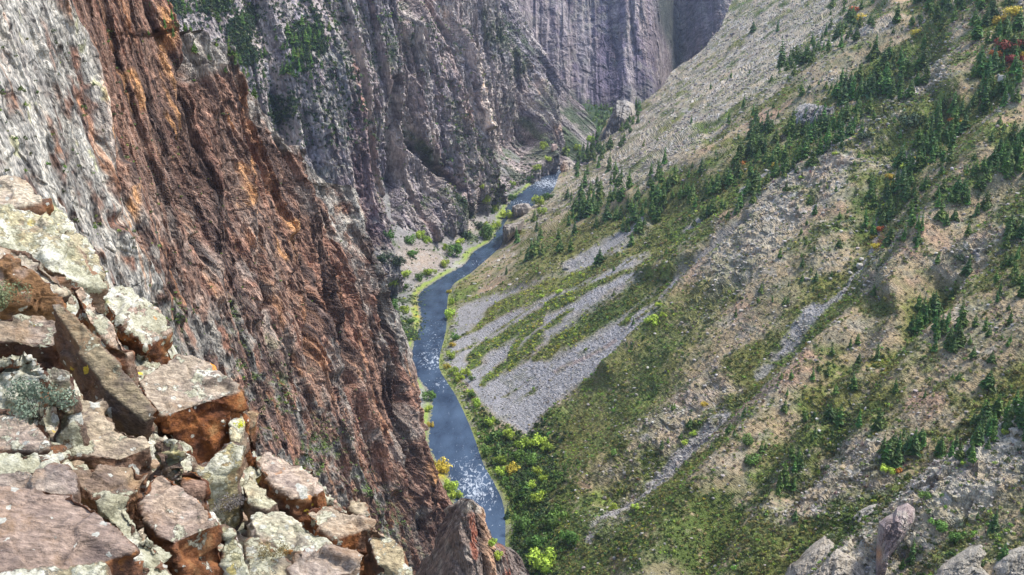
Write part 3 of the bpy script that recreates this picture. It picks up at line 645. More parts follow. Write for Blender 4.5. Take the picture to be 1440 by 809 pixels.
# ================================================================== RIVER
def river():
    ys = np.arange(330, 2420, 2.2); ts = np.linspace(0, 1, 60)
    xa = xl(ys)-14; xb = np.interp(ys, _rb2[:, 1], _rb2[:, 0])+14
    X = xa[:, None]+(xb-xa)[:, None]*ts; Y = np.repeat(ys[:, None], 60, 1); Pt = np.stack([X, Y, np.full_like(X, WATER)], -1)
    U, V, D = project(Pt)
    foam = np.maximum.reduce([blob(U, V, (668, 685), (40, 50))*.85, .75*blob(U, V, (612, 505), (30, 18)), .4*blob(U, V, (610, 475), (26, 30)), .5*blob(U, V, (672, 372), (14, 8)), .3*blob(U, V, (650, 390), (14, 8)), 1.0*blob(U, V, (770, 258), (34, 10)), .9*blob(U, V, (788, 236), (16, 14)), .6*blob(U, V, (730, 285), (20, 5)), .5*blob(U, V, (620, 540), (20, 14)), .05+0*U])
    calm = blob(U, V, (636, 590), (34, 50))
    rough = .25+.9*foam
    wv = (.5*fbm(np.stack([X/3.2, Y/1.7, 0*X], -1), 3, 111)+.15*vn(np.stack([X/1.2, Y/.8, 0*X], -1), 112))*rough*.6
    Pt[..., 2] += wv*.7
    me = raw_mesh('river', Pt, grid_quads(*X.shape), 4, None, True, dict(Foam=foam, Calm=calm))
    return me
M_WATER, nt, b = newmat('river_water'); L = nt.links
b.inputs['Roughness'].default_value = .2; b.inputs['Specular IOR Level'].default_value = .5; b.inputs['IOR'].default_value = 1.33
g = N(nt, 'ShaderNodeNewGeometry'); mp = N(nt, 'ShaderNodeMapping'); mp.inputs['Scale'].default_value = (1.0, .45, 1); L.new(g.outputs['Position'], mp.inputs[0])
n1 = N(nt, 'ShaderNodeTexNoise', Scale=.36, Detail=6.0, Roughness=.68, Distortion=.8); L.new(mp.outputs[0], n1.inputs[0])
n2 = N(nt, 'ShaderNodeTexNoise', Scale=.06, Detail=3.0); L.new(mp.outputs[0], n2.inputs[0])
fa = N(nt, 'ShaderNodeAttribute', attribute_name='Foam')
m1 = N(nt, 'ShaderNodeMath', operation='MULTIPLY_ADD'); L.new(fa.outputs['Fac'], m1.inputs[0]); m1.inputs[1].default_value = .22; L.new(n1.outputs[0], m1.inputs[2])
fr = ramp(nt, [(.66, (0, 0, 0)), (.78, (.75, .75, .75))], m1.outputs[0])
base = ramp(nt, [(.3, (.016, .028, .050)), (.7, (.050, .078, .120))], n2.outputs[0])
c = mixc(nt, base.outputs[0], (.50, .54, .58), fr.outputs[0]); L.new(c, b.inputs['Base Color'])
rr = N(nt, 'ShaderNodeMapRange'); rr.inputs[3].default_value = .22; rr.inputs[4].default_value = .7; L.new(fr.outputs[0], rr.inputs[0]); L.new(rr.outputs[0], b.inputs['Roughness'])
bp = N(nt, 'ShaderNodeBump', Strength=.5, Distance=.6); L.new(n1.outputs[0], bp.inputs['Height']); L.new(bp.outputs[0], b.inputs['Normal'])
rv = link('river', river(), M_WATER); tag(rv, kind='structure')
# ground sheet under everything
gv = [(-9000, -9000, WATER-14), (9000, -9000, WATER-14), (9000, 12000, WATER-14), (-9000, 12000, WATER-14)]
gr = link('ground', raw_mesh('ground', gv, [0, 1, 2, 3], 4, np.array([[.2, .18, .15]]*4)), M_HILL); tag(gr, kind='structure')
# ================================================================== VEGETATION
def conifer_arrays(rs, h=1.0, slim=.24, layers=15, col=(.040, .068, .030)):
    """unit conifer: whorls of drooping boughs made of narrow leaf blades; returns triangles and tints"""
    V = []; T = []; K = []
    def tri(a, b, c, k):
        n = len(V); V.extend((a, b, c)); T.append((n, n+1, n+2)); K.extend((k, k, k))
    for L in range(layers):
        f = (L+.5)/layers; z = .07+.93*f
        R = slim*(1-f)**.85*(.62+.62*rs.random())+.012
        nb = int(9-4*f); a0 = rs.random()*6.28
        for k in range(nb):
            a = a0+k*6.283/nb+rs.uniform(-.25, .25); r = R*rs.uniform(.65, 1.15)
            if rs.random() < .16: continue
            dx, dy = math.cos(a), math.sin(a); px, py = -dy, dx
            tip = (dx*r, dy*r, z-r*rs.uniform(.25, .6)); base = (dx*r*.05, dy*r*.05, z+.015)
            w = r*rs.uniform(.32, .5); m = (dx*r*.55, dy*r*.55, z-r*.12)
            l = (m[0]+px*w, m[1]+py*w, m[2]-.025); q = (m[0]-px*w, m[1]-py*w, m[2]-.025)
            s = rs.uniform(.65, 1.5); kc = (col[0]*s*rs.uniform(.9, 1.3), col[1]*s, col[2]*s*rs.uniform(.8, 1.2))
            tri(base, l, tip, kc); tri(base, tip, q, kc)
            up = (m[0]*1.1, m[1]*1.1, m[2]+w*.55); s2 = s*1.15; kc2 = tuple(x*s2/s for x in kc)
            tri(base, up, tip, kc2)
    tri((.02, 0, .93), (-.015, .02, .93), (0, 0, 1.03), tuple(x*1.2 for x in col)); tri((.0, -.02, .93), (.015, .02, .93), (0, 0, 1.03), col)
    return np.array(V, F32)*h, np.array(T, np.int32), np.array(K, F32)
def bush_arrays(rs, n=150, col=(.07, .10, .03), tall=.9, clump=7, leaf=.16):
    """unit shrub or broad-leaved crown: clumps of leaf-sized faces over several lobes"""
    V = []; T = []; K = []
    lobes = [(rs.uniform(-.6, .6), rs.uniform(-.6, .6), rs.uniform(.25, .75)*tall, rs.uniform(.28, .5), rs.uniform(.7, 1.35)) for _ in range(clump)]
    for i in range(n):
        lx, ly, lz, lr, ls = lobes[i % clump]
        d = np.array([rs.gauss(0, 1), rs.gauss(0, 1), rs.gauss(.25, 1)]); d /= np.linalg.norm(d)+1e-6
        c = np.array([lx, ly, lz])+d*lr*rs.uniform(.55, 1.05); c[2] = max(.04, c[2])
        a = np.array([rs.gauss(0, 1) for _ in range(3)]); a -= d*a.dot(d)*.6; a /= np.linalg.norm(a)+1e-6
        b = np.cross(a, d)+.3*d; s = leaf*rs.uniform(.6, 1.3)
        k = ls*rs.uniform(.7, 1.4); kc = tuple(x*k for x in col)
        m = len(V); V.extend((c+a*s, c-a*s*.6+b*s*.8, c-a*s*.6-b*s*.8)); T.append((m, m+1, m+2)); K.extend((kc,)*3)
    return np.array(V, F32), np.array(T, np.int32), np.array(K, F32)
def cone_arrays(r, h, n=6, lean=0):
    V = [(r*math.cos(6.283*i/n), r*math.sin(6.283*i/n), -.6*0-0.06) for i in range(n)]+[(0, 0, h)]
    return np.array(V, F32), np.array([(i, (i+1) % n, n) for i in range(n)], np.int32)
rs = random.Random(3)
CONI = []
for i in range(7):
    V_, T_, K_ = conifer_arrays(rs, 1, rs.uniform(.19, .38), rs.choice((13, 15, 17)), (rs.uniform(.058, .085), rs.uniform(.125, .165), rs.uniform(.028, .040)))
    me = raw_mesh('crown', V_, T_, 3, K_); me.materials.append(M_LEAF)
    Vt, Tt = cone_arrays(.022, .9); mt = raw_mesh('trunk', Vt, Tt, 3, None); mt.materials.append(M_BARK)
    CONI.append((me, mt, V_, T_, K_))
def bush_mesh(name, col, n=220, tall=.9, leaf=.15, clump=8, seed=0):
    V_, T_, K_ = bush_arrays(random.Random(seed), n, col, tall, clump, leaf)
    me = raw_mesh(name, V_, T_, 3, K_); me.materials.append(M_LEAF); return me, V_, T_, K_
COLS = {'lime': (.28, .37, .045), 'green': (.085, .16, .03), 'yellow': (.46, .36, .045), 'dark': (.040, .068, .030), 'orange': (.45, .16, .03), 'red': (.22, .05, .035), 'grass': (.19, .25, .045)}
BUSH = {k: [bush_mesh('crown', c, 620, .9+.35*(k in ('lime', 'green')), .11, 13, s+i*10) for s in range(3)] for i, (k, c) in enumerate(COLS.items())}

# ---- conifers: clusters traced over the slopes: (name in the label, [(u, v, halfwidth)...], count, height px range, tree height m)
CL = [
 ('the dense grove below the rubble knob high on the slope', [(1290, 100, 8), (1250, 118, 12), (1215, 130, 12), (1180, 128, 8)], 24, (18, 34)),
 ('the diagonal strip climbing to the top edge of the slope', [(1110, 95, 4), (1140, 72, 7), (1165, 48, 8), (1200, 22, 10), (1235, 8, 8)], 24, (10, 22)),
 ('the stand along the upper rim at the top right', [(1285, 10, 8), (1330, 16, 9), (1370, 10, 8), (1400, 25, 10)], 22, (14, 26)),
 ('the belt under the grey outcrop in the middle of the slope', [(1215, 165, 8), (1160, 195, 9), (1120, 190, 9), (1080, 200, 9), (1045, 182, 8)], 32, (15, 28)),
 ('the belt leading down past the yellow aspens', [(1140, 215, 7), (1095, 235, 9), (1050, 250, 10), (1010, 268, 10), (975, 275, 8)], 32, (12, 26)),
 ('the woods above the upper scree streak', [(960, 262, 8), (925, 280, 12), (885, 290, 12), (850, 292, 9), (820, 300, 8)], 30, (12, 26)),
 ('the loose group near the rock walls above the river bend', [(868, 255, 6), (840, 278, 8), (808, 310, 8), (785, 338, 8), (745, 350, 6)], 16, (10, 22)),
 ('the grove beside the golden bushes in the upper gully', [(1345, 175, 8), (1318, 200, 10), (1300, 222, 10), (1288, 250, 10), (1275, 275, 8)], 28, (16, 30)),
 ('the slope edge below the red shrubs', [(1395, 118, 8), (1420, 130, 9), (1375, 145, 7)], 14, (16, 28)),
 ('the cluster among the golden and red shrubs', [(1395, 50, 6), (1405, 42, 5), (1430, 95, 5), (1388, 100, 5)], 9, (20, 34)),
 ('the stand at the right edge above the talus ribbon', [(1425, 210, 9), (1432, 235, 9), (1405, 235, 7), (1390, 262, 9)], 15, (18, 32)),
 ('the scattered line below the talus ribbon', [(1360, 275, 8), (1330, 300, 8), (1300, 320, 7), (1265, 355, 6)], 9, (16, 28)),
 ('the dark gully bottom beside the pale wash', [(1255, 300, 6), (1245, 275, 8), (1272, 290, 6), (1218, 325, 4)], 9, (18, 28)),
 ('the pocket halfway down the right edge', [(1435, 320, 6), (1432, 365, 6), (1430, 400, 6), (1412, 410, 5)], 9, (14, 26)),
 ('the cluster on the olive patch', [(1295, 452, 6), (1330, 448, 8), (1325, 490, 5), (1345, 470, 7), (1285, 440, 4)], 12, (18, 32)),
 ('the dark tuft line in the green ravine at the right edge', [(1435, 590, 8), (1410, 600, 8), (1395, 600, 6), (1375, 625, 6)], 14, (20, 34)),
 ('the row standing above the lower ravine', [(1245, 645, 4), (1258, 632, 4), (1295, 632, 3), (1320, 640, 4), (1355, 628, 4)], 8, (18, 30)),
 ('the dark clump over the long pale wash', [(1110, 695, 6), (1095, 690, 3), (1125, 640, 4)], 5, (16, 26)),
 ('the bowl high behind the red cliff', [(232, 15, 10), (300, 12, 22), (345, 40, 12), (335, 70, 12), (350, 100, 8)], 26, (8, 15)),
 ('the ledge beside the striped pillars', [(405, 75, 8), (425, 60, 10), (440, 50, 8), (412, 95, 8)], 18, (8, 18)),
 ('the shaded pocket at the river bend', [(812, 235, 7), (822, 228, 7), (835, 205, 5), (828, 215, 5)], 12, (9, 20)),
 ('the shelf behind the little outcrop over the bend', [(885, 185, 3), (890, 165, 4), (895, 150, 3), (878, 200, 3)], 9, (9, 15)),
]
SING = [(1180, 600, 34, 'on bare soil left of the pair, largest of its neighbours'), (1207, 600, 26, 'beside the small white boulder'), (1166, 590, 24, 'just left of the largest mid-slope pine'), (1236, 602, 30, 'between the white boulder and the ravine trees'),
  (1259, 553, 22, 'alone on bare orange soil'), (1233, 505, 26, 'alone below the yellow-olive patch'), (1200, 548, 24, 'above the bare orange slide'), (1145, 590, 14, 'small and alone left of the pale track'), (1300, 560, 14, 'small beside pink soil'),
  (1390, 545, 26, 'above the green ravine on grey scree'), (1040, 228, 32, 'alone on the pale slope, tall and slender'), (1099, 95, 40, 'tallest of the slope, alone on a rubble face'), (1059, 45, 14, 'in a tiny tuft on the pale rock face'), (1093, 45, 15, 'right of the tiny tuft on the pale rock face'),
  (843, 372, 22, 'alone on the green strip between two scree streaks'), (712, 385, 12, 'small on the brow above the dark pool'), (888, 345, 18, 'beside the head of the scree streak'), (925, 312, 22, 'tall above the scree streak'), (808, 330, 22, 'broad on the brow over the river'),
  (1050, 270, 18, 'at the low end of the conifer belt'), (1105, 268, 12, 'alone on the rubble ridge'), (999, 126, 10, 'small on the far rubble face'), (1028, 110, 10, 'small in the middle of the rubble face'), (972, 175, 12, 'low on the far rubble face'),
  (1374, 730, 12, 'tiny on the pale slab'), (1398, 745, 30, 'beside the pale slab near the lower corner'), (1410, 790, 30, 'below the pale slab near the lower corner'), (1282, 790, 34, 'slim and dark right of the leaning pinnacle'), (1268, 800, 16, 'small at the pinnacle foot'), (1440, 720, 22, 'at the edge above the lower corner'),
  (1118, 730, 16, 'small under the stone outcrop'), (1360, 385, 26, 'broad, alone among dry grass'), (1318, 370, 16, 'small on the dry spur'), (1362, 330, 18, 'round, on the dry spur'), (1228, 415, 16, 'below the white boulders of the wash'), (1290, 340, 18, 'beside the orange bushes'), (1195, 415, 10, 'small above the pale track'),
  (1402, 425, 16, 'in the dry slope near the edge'), (1420, 455, 20, 'low bush-like, near the edge'), (1385, 465, 20, 'between two bare patches'), (1128, 395, 10, 'small on the dry spur top'), (1146, 300, 14, 'alone on the crest of the rubble ridge'), (693, 300, 8, 'tiny at the river narrows'),
  (738, 700, 34, 'slim, dark and tall in the riverside thicket'), (745, 712, 30, 'dark, next to the slimmest one in the riverside thicket'), (714, 728, 18, 'squat at the lower end of the rapids'), (693, 622, 26, 'dark, between the river and the scree toe'), (700, 640, 22, 'dark, below the scree toe'), (685, 598, 16, 'dark, beside the scree toe')]
pts = []
def sample_line(L, rng):
    seg = [math.hypot(b[0]-a[0], b[1]-a[1]) for a, b in zip(L[:-1], L[1:])]; t = rng.random()*sum(seg)
    for s, a, b in zip(seg, L[:-1], L[1:]):
        if t <= s:
            f = t/s; return a[0]+(b[0]-a[0])*f+rng.gauss(0, a[2]*1.8), a[1]+(b[1]-a[1])*f+rng.gauss(0, a[2]*1.6)
        t -= s
    return L[-1][:2]
rg = random.Random(21); n_tree = 0
def place_conifer(u, v, hp, label, group, parts=True, var=None):
    p = hit(u, v)
    if p is None: return None
    d = float(np.array(p) @ FWD); h = hp*d/FPX*.98
    i = rg.randrange(len(CONI)) if var is None else var; me, mt = CONI[i][:2]
    wd = rg.uniform(.85, 1.2)
    if parts:
        o = empty('conifer', (p[0], p[1], p[2]-.03*h)); c = bpy.data.objects.new('crown', me); t = bpy.data.objects.new('trunk', mt)
        COL.objects.link(c); COL.objects.link(t); c.parent = o; t.parent = o
    else:
        o = bpy.data.objects.new('conifer', me); COL.objects.link(o); o.location = (p[0], p[1], p[2]-.03*h)
    o.scale = (h*wd, h*wd, h); o.rotation_euler = (rg.uniform(-.04, .04), rg.uniform(-.04, .04), rg.uniform(0, 6.28))
    tag(o, label, 'conifer', group); return o
CAND = []
for (where, L, cnt, hr) in CL:
    P_ = []; cnt = int(cnt*2.2)
    for k in range(cnt):
        for tr in range(12):
            u, v = sample_line(L, rg)
            if all(abs(u-a)*1.0+abs(v-b)*.7 > 4.0 for a, b, _ in P_): break
        P_.append((u, v, 1.14*rg.uniform(*hr)*rg.choice((.75, 1, 1, 1.1))))
    CAND += [(hp, u, v, where, None) for (u, v, hp) in P_]
CAND += [(hp*1.15, u, v, '', txt) for (u, v, hp, txt) in SING]
CAND.sort(key=lambda c: -c[0]-(20 if c[4] else 0))
KEEP, REST = CAND[:298], CAND[298:]
for where in [c[0] for c in CL]:
    P_ = [c for c in KEEP if c[3] == where and c[4] is None]
    if not P_: continue
    cnt = len(P_); idx = list(range(cnt)); pick = {}
    for nm_, key in (('tallest conifer in ', lambda i: -P_[i][0]), ('uppermost conifer in ', lambda i: P_[i][2]), ('lowest-standing conifer in ', lambda i: -P_[i][2]), ('outermost downhill conifer in ', lambda i: P_[i][1]), ('innermost uphill conifer in ', lambda i: -P_[i][1])):
        if cnt > 5:
            j = min((i for i in idx if i not in pick), key=key); pick[j] = nm_
    med = sorted(p[0] for p in P_)[cnt//2]
    for i, (hp, u, v, _, _) in enumerate(P_):
        if place_conifer(u, v, hp, (pick.get(i) or ('taller conifer in ' if hp > med else 'shorter conifer in '))+where, 'conifers in '+where, hp > 12): n_tree += 1
for (hp, u, v, _, txt) in KEEP:
    if txt and place_conifer(u, v, hp, 'dark conifer '+txt, 'single conifers on the slopes', True): n_tree += 1
VV = []; TT = []; KK = []; off = 0
for (hp, u, v, _, _) in REST:
    p = hit(u, v)
    if p is None: continue
    d = float(np.array(p) @ FWD); h = hp*d/FPX; V_, T_, K_ = CONI[rg.randrange(7)][2:]
    VV.append(V_*h+np.array(p)[None]); TT.append(T_+off); KK.append(K_*rg.uniform(.8, 1.2)); off += len(V_)
for k in range(420):
    u = rg.uniform(860, 1438); v = rg.uniform(0, 640); p = hit(u, v)
    if p is None or float(fbm(np.array([[p[0]/60, p[1]/60, 0]]), 2, 301)[0]) < .02 or u < 1031-v*.9: continue
    d = float(np.array(p) @ FWD); h = rg.uniform(3.5, 9.5); V_, T_, K_ = CONI[rg.randrange(7)][2:]
    VV.append(V_*np.array([h, h, h*.9])+np.array(p)[None]); TT.append(T_+off); KK.append(K_*rg.uniform(.8, 1.3)); off += len(V_)
ow = link('woods', raw_mesh('woods', np.concatenate(VV), np.concatenate(TT), 3, np.concatenate(KK)), M_LEAF); tag(ow, kind='stuff')
print('conifers', n_tree)

# ---- bright broad-leaved bushes and small trees, each its own thing
def place_bush(u, v, wp, kind, name, label, cat, group, squash=1.0):
    p = hit(u, v)
    if p is None: return
    d = float(np.array(p) @ FWD); r = wp*d/FPX/2*1.38
    me = BUSH[kind][rg.randrange(3)][0]
    if wp > 9:
        o = empty(name, (p[0], p[1], p[2]-.1*r)); c = bpy.data.objects.new('crown', me); COL.objects.link(c); c.parent = o
        t = bpy.data.objects.new('trunk', CONI[0][1]); COL.objects.link(t); t.parent = o; t.scale = (2.5, 2.5, .7)
    else:
        o = bpy.data.objects.new(name, me); COL.objects.link(o); o.location = (p[0], p[1], p[2]-.1*r)
    o.scale = (r, r, r*squash); o.rotation_euler = (0, 0, rg.uniform(0, 6.28)); tag(o, label, cat, group)
RIVERB = [ # (u, v base, width px, colour, text)
 (716, 618, 16, 'lime', 'at the toe of the scree fan'), (738, 632, 20, 'lime', 'pair-topped, right under the scree fan toe'), (757, 628, 18, 'lime', 'beside the dark brush under the scree toe'), (770, 634, 14, 'lime', 'right end of the grove under the scree toe'),
 (728, 645, 15, 'green', 'in the middle of the riverside grove'), (705, 652, 14, 'lime', 'left side of the riverside grove, near the water'), (720, 664, 17, 'yellow', 'the yellow one in the grove heart'), (703, 668, 14, 'lime', 'just left of the yellow tree'),
 (750, 655, 16, 'green', 'behind the slim dark conifer'), (757, 668, 14, 'lime', 'right of the slim dark conifer'), (765, 678, 12, 'lime', 'small, right of the grove'), (748, 688, 14, 'lime', 'below the slim dark conifer'), (757, 706, 18, 'lime', 'round, lowest of the grove'), (685, 640, 15, 'green', 'at the bank opposite the yellow bank shrub'),
 (670, 572, 13, 'lime', 'on the bank below the scree corner'), (662, 556, 10, 'lime', 'above the bank-corner shrub'), (688, 598, 14, 'lime', 'between river and scree, halfway to the toe'), (699, 614, 10, 'green', 'just above the toe shrubs'), (665, 560, 12, 'green', 'dark-based on the bank curve'),
 (633, 447, 14, 'lime', 'tall, first on the right bank below the pool'), (635, 428, 9, 'lime', 'round, at the pool outlet'), (631, 412, 7, 'yellow', 'tiny, at the pool edge'), (640, 478, 11, 'green', 'below the orange scree patch'), (636, 487, 9, 'yellow', 'golden, beside the mid bank'), (634, 504, 12, 'lime', 'upright at the mid rapids'),
 (628, 518, 9, 'yellow', 'golden, at the head of the bank lobe'), (638, 527, 12, 'lime', 'left in the row on the bank lobe'), (646, 535, 12, 'lime', 'centre in the row on the bank lobe'), (655, 530, 13, 'lime', 'right in the row on the bank lobe'), (664, 262+273, 8, 'green', 'end of the bank lobe row'),
 (603, 562, 16, 'green', 'on the left bank below the gravel bar'), (603, 578, 10, 'lime', 'on the left bank strip, upper'), (605, 600, 9, 'yellow', 'on the left bank strip, lower'), (620, 662, 22, 'yellow', 'glowing against the foot of the red cliff'), (634, 690, 18, 'lime', 'below the golden shrub at the cliff foot'), (642, 702, 14, 'lime', 'lowest on the left bank behind the spire'),
 (637, 360, 20, 'green', 'tall, dark green above the beach'), (646, 345, 12, 'lime', 'bright top beside the dark cottonwood'), (627, 352, 10, 'lime', 'left of the dark cottonwood'), (683, 335, 22, 'green', 'large, at the river narrows'), (684, 322, 12, 'lime', 'behind the large narrows tree'), (697, 322, 12, 'lime', 'right of the large narrows tree'), (712, 308, 14, 'lime', 'opposite the block-like outcrop'),
 (683, 285, 13, 'lime', 'bright, under the grey slope'), (695, 298, 11, 'lime', 'below the bright slope shrub'), (675, 265, 9, 'lime', 'topmost on the narrow grey chute'), (655, 335, 16, 'dark', 'dark, left of the narrows tree'), (672, 320, 14, 'dark', 'dark, above the narrows tree'),
 (590, 335, 13, 'lime', 'on the talus crest, left'), (600, 342, 12, 'lime', 'on the talus crest, right'), (578, 345, 14, 'green', 'left below the talus crest'), (580, 362, 14, 'green', 'middle of the talus'), (605, 388, 14, 'lime', 'bright, low on the talus'), (590, 395, 12, 'green', 'beside the bright low talus shrub'), (570, 390, 13, 'lime', 'pale, low left on the talus'), (625, 375, 12, 'lime', 'near the beach'), (552, 402, 15, 'lime', 'lower left by the red cliff'), (568, 408, 12, 'green', 'right of the cliff-side shrub'), (548, 335, 13, 'green', 'at the pillar foot'), (560, 372, 16, 'dark', 'dark, below the pillar'), (540, 368, 16, 'dark', 'dark, against the pillar base'), (555, 435, 14, 'green', 'tucked against the red cliff, upper'), (570, 440, 12, 'lime', 'tucked against the red cliff, lower'), (578, 455, 10, 'green', 'on the grassy bank beside the cliff'), (615, 400, 9, 'dark', 'dark at the water edge'),
 (757, 290, 16, 'lime', 'beside the block-like outcrop at the narrows'), (770, 282, 14, 'green', 'right of the outcrop shrub'), (762, 302, 12, 'lime', 'under the outcrop shrub'), (765, 210, 12, 'lime', 'at the river bend, left shore'), (772, 228, 10, 'lime', 'left shore above the white water'), (755, 240, 10, 'lime', 'left shore beside the white water'), (745, 255, 10, 'green', 'left shore below the white water'), (722, 262, 9, 'lime', 'on the left slope over the white water'), (720, 282, 12, 'green', 'dark green at the left shore of the narrows'),
 (795, 215, 10, 'lime', 'at the pink mound by the bend'), (812, 212, 10, 'lime', 'right of the pink mound by the bend'), (830, 200, 10, 'lime', 'bright against dark trees at the bend'),
 (693, 768, 12, 'lime', 'right of the spire, upper'), (700, 785, 12, 'lime', 'right of the spire, lower'), (760, 800, 34, 'lime', 'broad, at the bottom edge right of the spire'), (735, 745, 26, 'green', 'spreading, in the thicket above the bottom edge'), (780, 740, 30, 'green', 'spreading, right in the thicket'), (800, 765, 26, 'green', 'low in the thicket'), (755, 770, 24, 'green', 'dark, centre of the thicket'),
]
for (u, v, wp, k, t) in RIVERB:
    place_bush(u, v, wp, k, 'cottonwood' if wp > 11 else 'shrub', {'lime': 'lime green', 'green': 'leafy green', 'yellow': 'golden yellow', 'dark': 'deep green'}[k]+(' small tree ' if wp > 11 else ' shrub ')+t, 'tree' if wp > 11 else 'shrub', 'broad-leaved growth along the river', 1.15)
SLOPEB = [(917, 455, 18, 'lime', 'brightest on the scree, upper end of the strip'), (928, 432, 12, 'lime', 'on scree just above the brightest shrub'), (932, 445, 9, 'lime', 'small beside the brightest scree shrub'), (882, 452, 7, 'lime', 'small on pale scree'), (762, 418, 7, 'lime', 'alone in the upper scree'), (786, 412, 9, 'lime', 'on the green tongue top'), (803, 424, 9, 'lime', 'beside the dark scree shrub'),
  (1262, 262, 16, 'yellow', 'in the upper gully below the scree pocket'), (1274, 240, 14, 'lime', 'right of the scree pocket'), (1284, 226, 12, 'yellow', 'beside the pale boulder'), (1250, 250, 12, 'yellow', 'left wall of the upper gully'), (1342, 172, 16, 'orange', 'glowing orange between conifers'), (1355, 175, 10, 'yellow', 'right of the orange bush'), (1240, 325, 14, 'orange', 'beside the pale wash'), (1232, 348, 12, 'yellow', 'lower end of the pale wash'), (1228, 335, 10, 'yellow', 'against the pale wash'),
  (1408, 32, 22, 'yellow', 'between conifers at the top right'), (1425, 20, 22, 'yellow', 'golden crown at the top edge'), (1400, 78, 14, 'orange', 'left rim of the red patch'), (1435, 78, 14, 'yellow', 'right rim of the red patch'), (1418, 70, 26, 'red', 'large, heart of the red patch'), (1438, 66, 24, 'red', 'right half of the red patch'), (1408, 62, 16, 'red', 'left half of the red patch'), (1428, 88, 20, 'red', 'lower end of the red patch'),
  (1288, 48, 14, 'yellow', 'under the upper rim stand'), (1210, 28, 16, 'yellow', 'in the diagonal conifer strip, upper'), (1203, 16, 14, 'orange', 'in the diagonal conifer strip, top'), (1092, 235, 12, 'yellow', 'golden in the conifer belt'), (1044, 232, 12, 'orange', 'rusty, at the narrow scree finger'), (1128, 252, 8, 'lime', 'on the rubble ridge'), (1175, 218, 8, 'lime', 'near the rubble ridge top'), (1248, 665, 18, 'lime', 'large, head of the lower ravine'), (1262, 662, 14, 'orange', 'rusty, head of the lower ravine'), (1414, 610, 12, 'lime', 'on the rim of the pale spur'), (1355, 652, 10, 'lime', 'on the pale spur crest'),
  (975, 612, 10, 'lime', 'in the grey wash'), (964, 625, 10, 'lime', 'lower in the grey wash'), (863, 718, 14, 'lime', 'at the wash mouth'), (893, 715, 10, 'lime', 'right at the wash mouth'), (990, 570, 9, 'yellow', 'at the head of the grey wash'), (1055, 625, 18, 'green', 'olive, on bare soil'), (1060, 655, 20, 'green', 'below the olive bare-soil shrub'), (865, 640, 10, 'green', 'on the dark brush slope'), (780, 665, 0, 'dark', ''), (1280, 175, 26, 'dark', 'big round, alone above the gully grove'), (1215, 195, 14, 'dark', 'round, on the ridge shoulder'), (1300, 700, 16, 'green', 'behind the pinnacle'), (1320, 745, 26, 'green', 'right of the pinnacle'), (1345, 760, 22, 'green', 'next to the pale slab'), (1350, 365, 14, 'dark', 'rounded on dry ground')]
for (u, v, wp, k, t) in SLOPEB:
    if wp: place_bush(u, v, wp, k, 'bush', {'lime': 'lime green', 'green': 'leafy green', 'yellow': 'golden yellow', 'dark': 'deep green', 'orange': 'orange autumn', 'red': 'dark red autumn'}[k]+' bush '+t, 'bush', 'bright bushes on the slopes', .85)

# ---- countless low scrub, boulders and grass tufts: stuff
def scatter(name, Gs, n, weight, size, kinds, kit, mat, seed, up=1.0, hue=.11):
    r = np.random.default_rng(seed); w = weight.ravel().astype(float); w = w/w.sum()
    idx = r.choice(len(w), n, p=w); P0 = Gs.reshape(-1, 3)[idx]+r.normal(0, .6, (n, 3))*[1, 1, 0]*(name != 'loose_stones')
    kd = kinds.ravel()[idx] if kinds is not None else np.zeros(n, int)
    VV = []; TT = []; KK = []; off = 0
    sz = size(P0, r); rot = r.random(n)*6.283; var = r.integers(0, 1000, n)
    for ki, variants in enumerate(kit):
        for vi, (V_, T_, K_) in enumerate(variants):
            m = (kd == ki) & (var % len(variants) == vi); c = int(m.sum())
            if not c: continue
            cs, sn = np.cos(rot[m]), np.sin(rot[m]); v = V_[None]*sz[m][:, None, None]
            x = v[..., 0]*cs[:, None]-v[..., 1]*sn[:, None]; y = v[..., 0]*sn[:, None]+v[..., 1]*cs[:, None]
            W = np.stack([x, y, v[..., 2]*up], -1)+P0[m][:, None]
            VV.append(W.reshape(-1, 3)); TT.append((T_[None]+(np.arange(c)*len(V_))[:, None, None]+off).reshape(-1, 3)); off += c*len(V_)
            KK.append((K_[None]*(.7+.6*r.random((c, 1, 1)))*(1+hue*r.normal(0, 1, (c, 1, 3)))).reshape(-1, 3))
    me = raw_mesh(name, np.concatenate(VV), np.concatenate(TT), 3, np.concatenate(KK))
    o = link(name, me, mat); tag(o, kind='stuff'); return o
def kitb(col, k, n=34, leaf=.30, tall=.75, clump=4): return [bush_arrays(random.Random(k*17+i), n, col, tall, clump, leaf) for i in range(4)]
def rock_arrays(seed, col):
    r = np.random.default_rng(seed)
    bm = bmesh.new(); bmesh.ops.create_icosphere(bm, subdivisions=1, radius=1)
    V_ = np.array([v.co[:] for v in bm.verts], F32); T_ = np.array([[v.index for v in f.verts] for f in bm.faces], np.int32); bm.free()
    for _ in range(5):
        a = r.normal(0, 1, 3); a /= np.linalg.norm(a); t = V_ @ a; V_ = V_-np.maximum(t-r.uniform(.45, .7), 0)[:, None]*a
    V_ = V_*r.uniform(.6, 1.2, 3)*[1, 1, .7]
    return V_.astype(F32), T_, np.ones((len(V_), 3), F32)*np.array(col, F32)
SCRUB = [kitb((.066, .098, .026), 1), kitb((.14, .145, .042), 2), kitb((.15, .22, .042), 3), kitb((.30, .34, .05), 4), kitb((.15, .115, .085), 5), kitb((.17, .18, .11), 6)]
H = HG; r_ = np.random.default_rng(4); sh = H['U'].shape
kn = fbm(H['G']/30., 3, 201)+.5*r_.normal(0, .35, sh)
kinds = np.where(kn > .22, 1, np.where(kn < -.28, 0, np.where(r_.random(sh) < .35, 0, 1)))
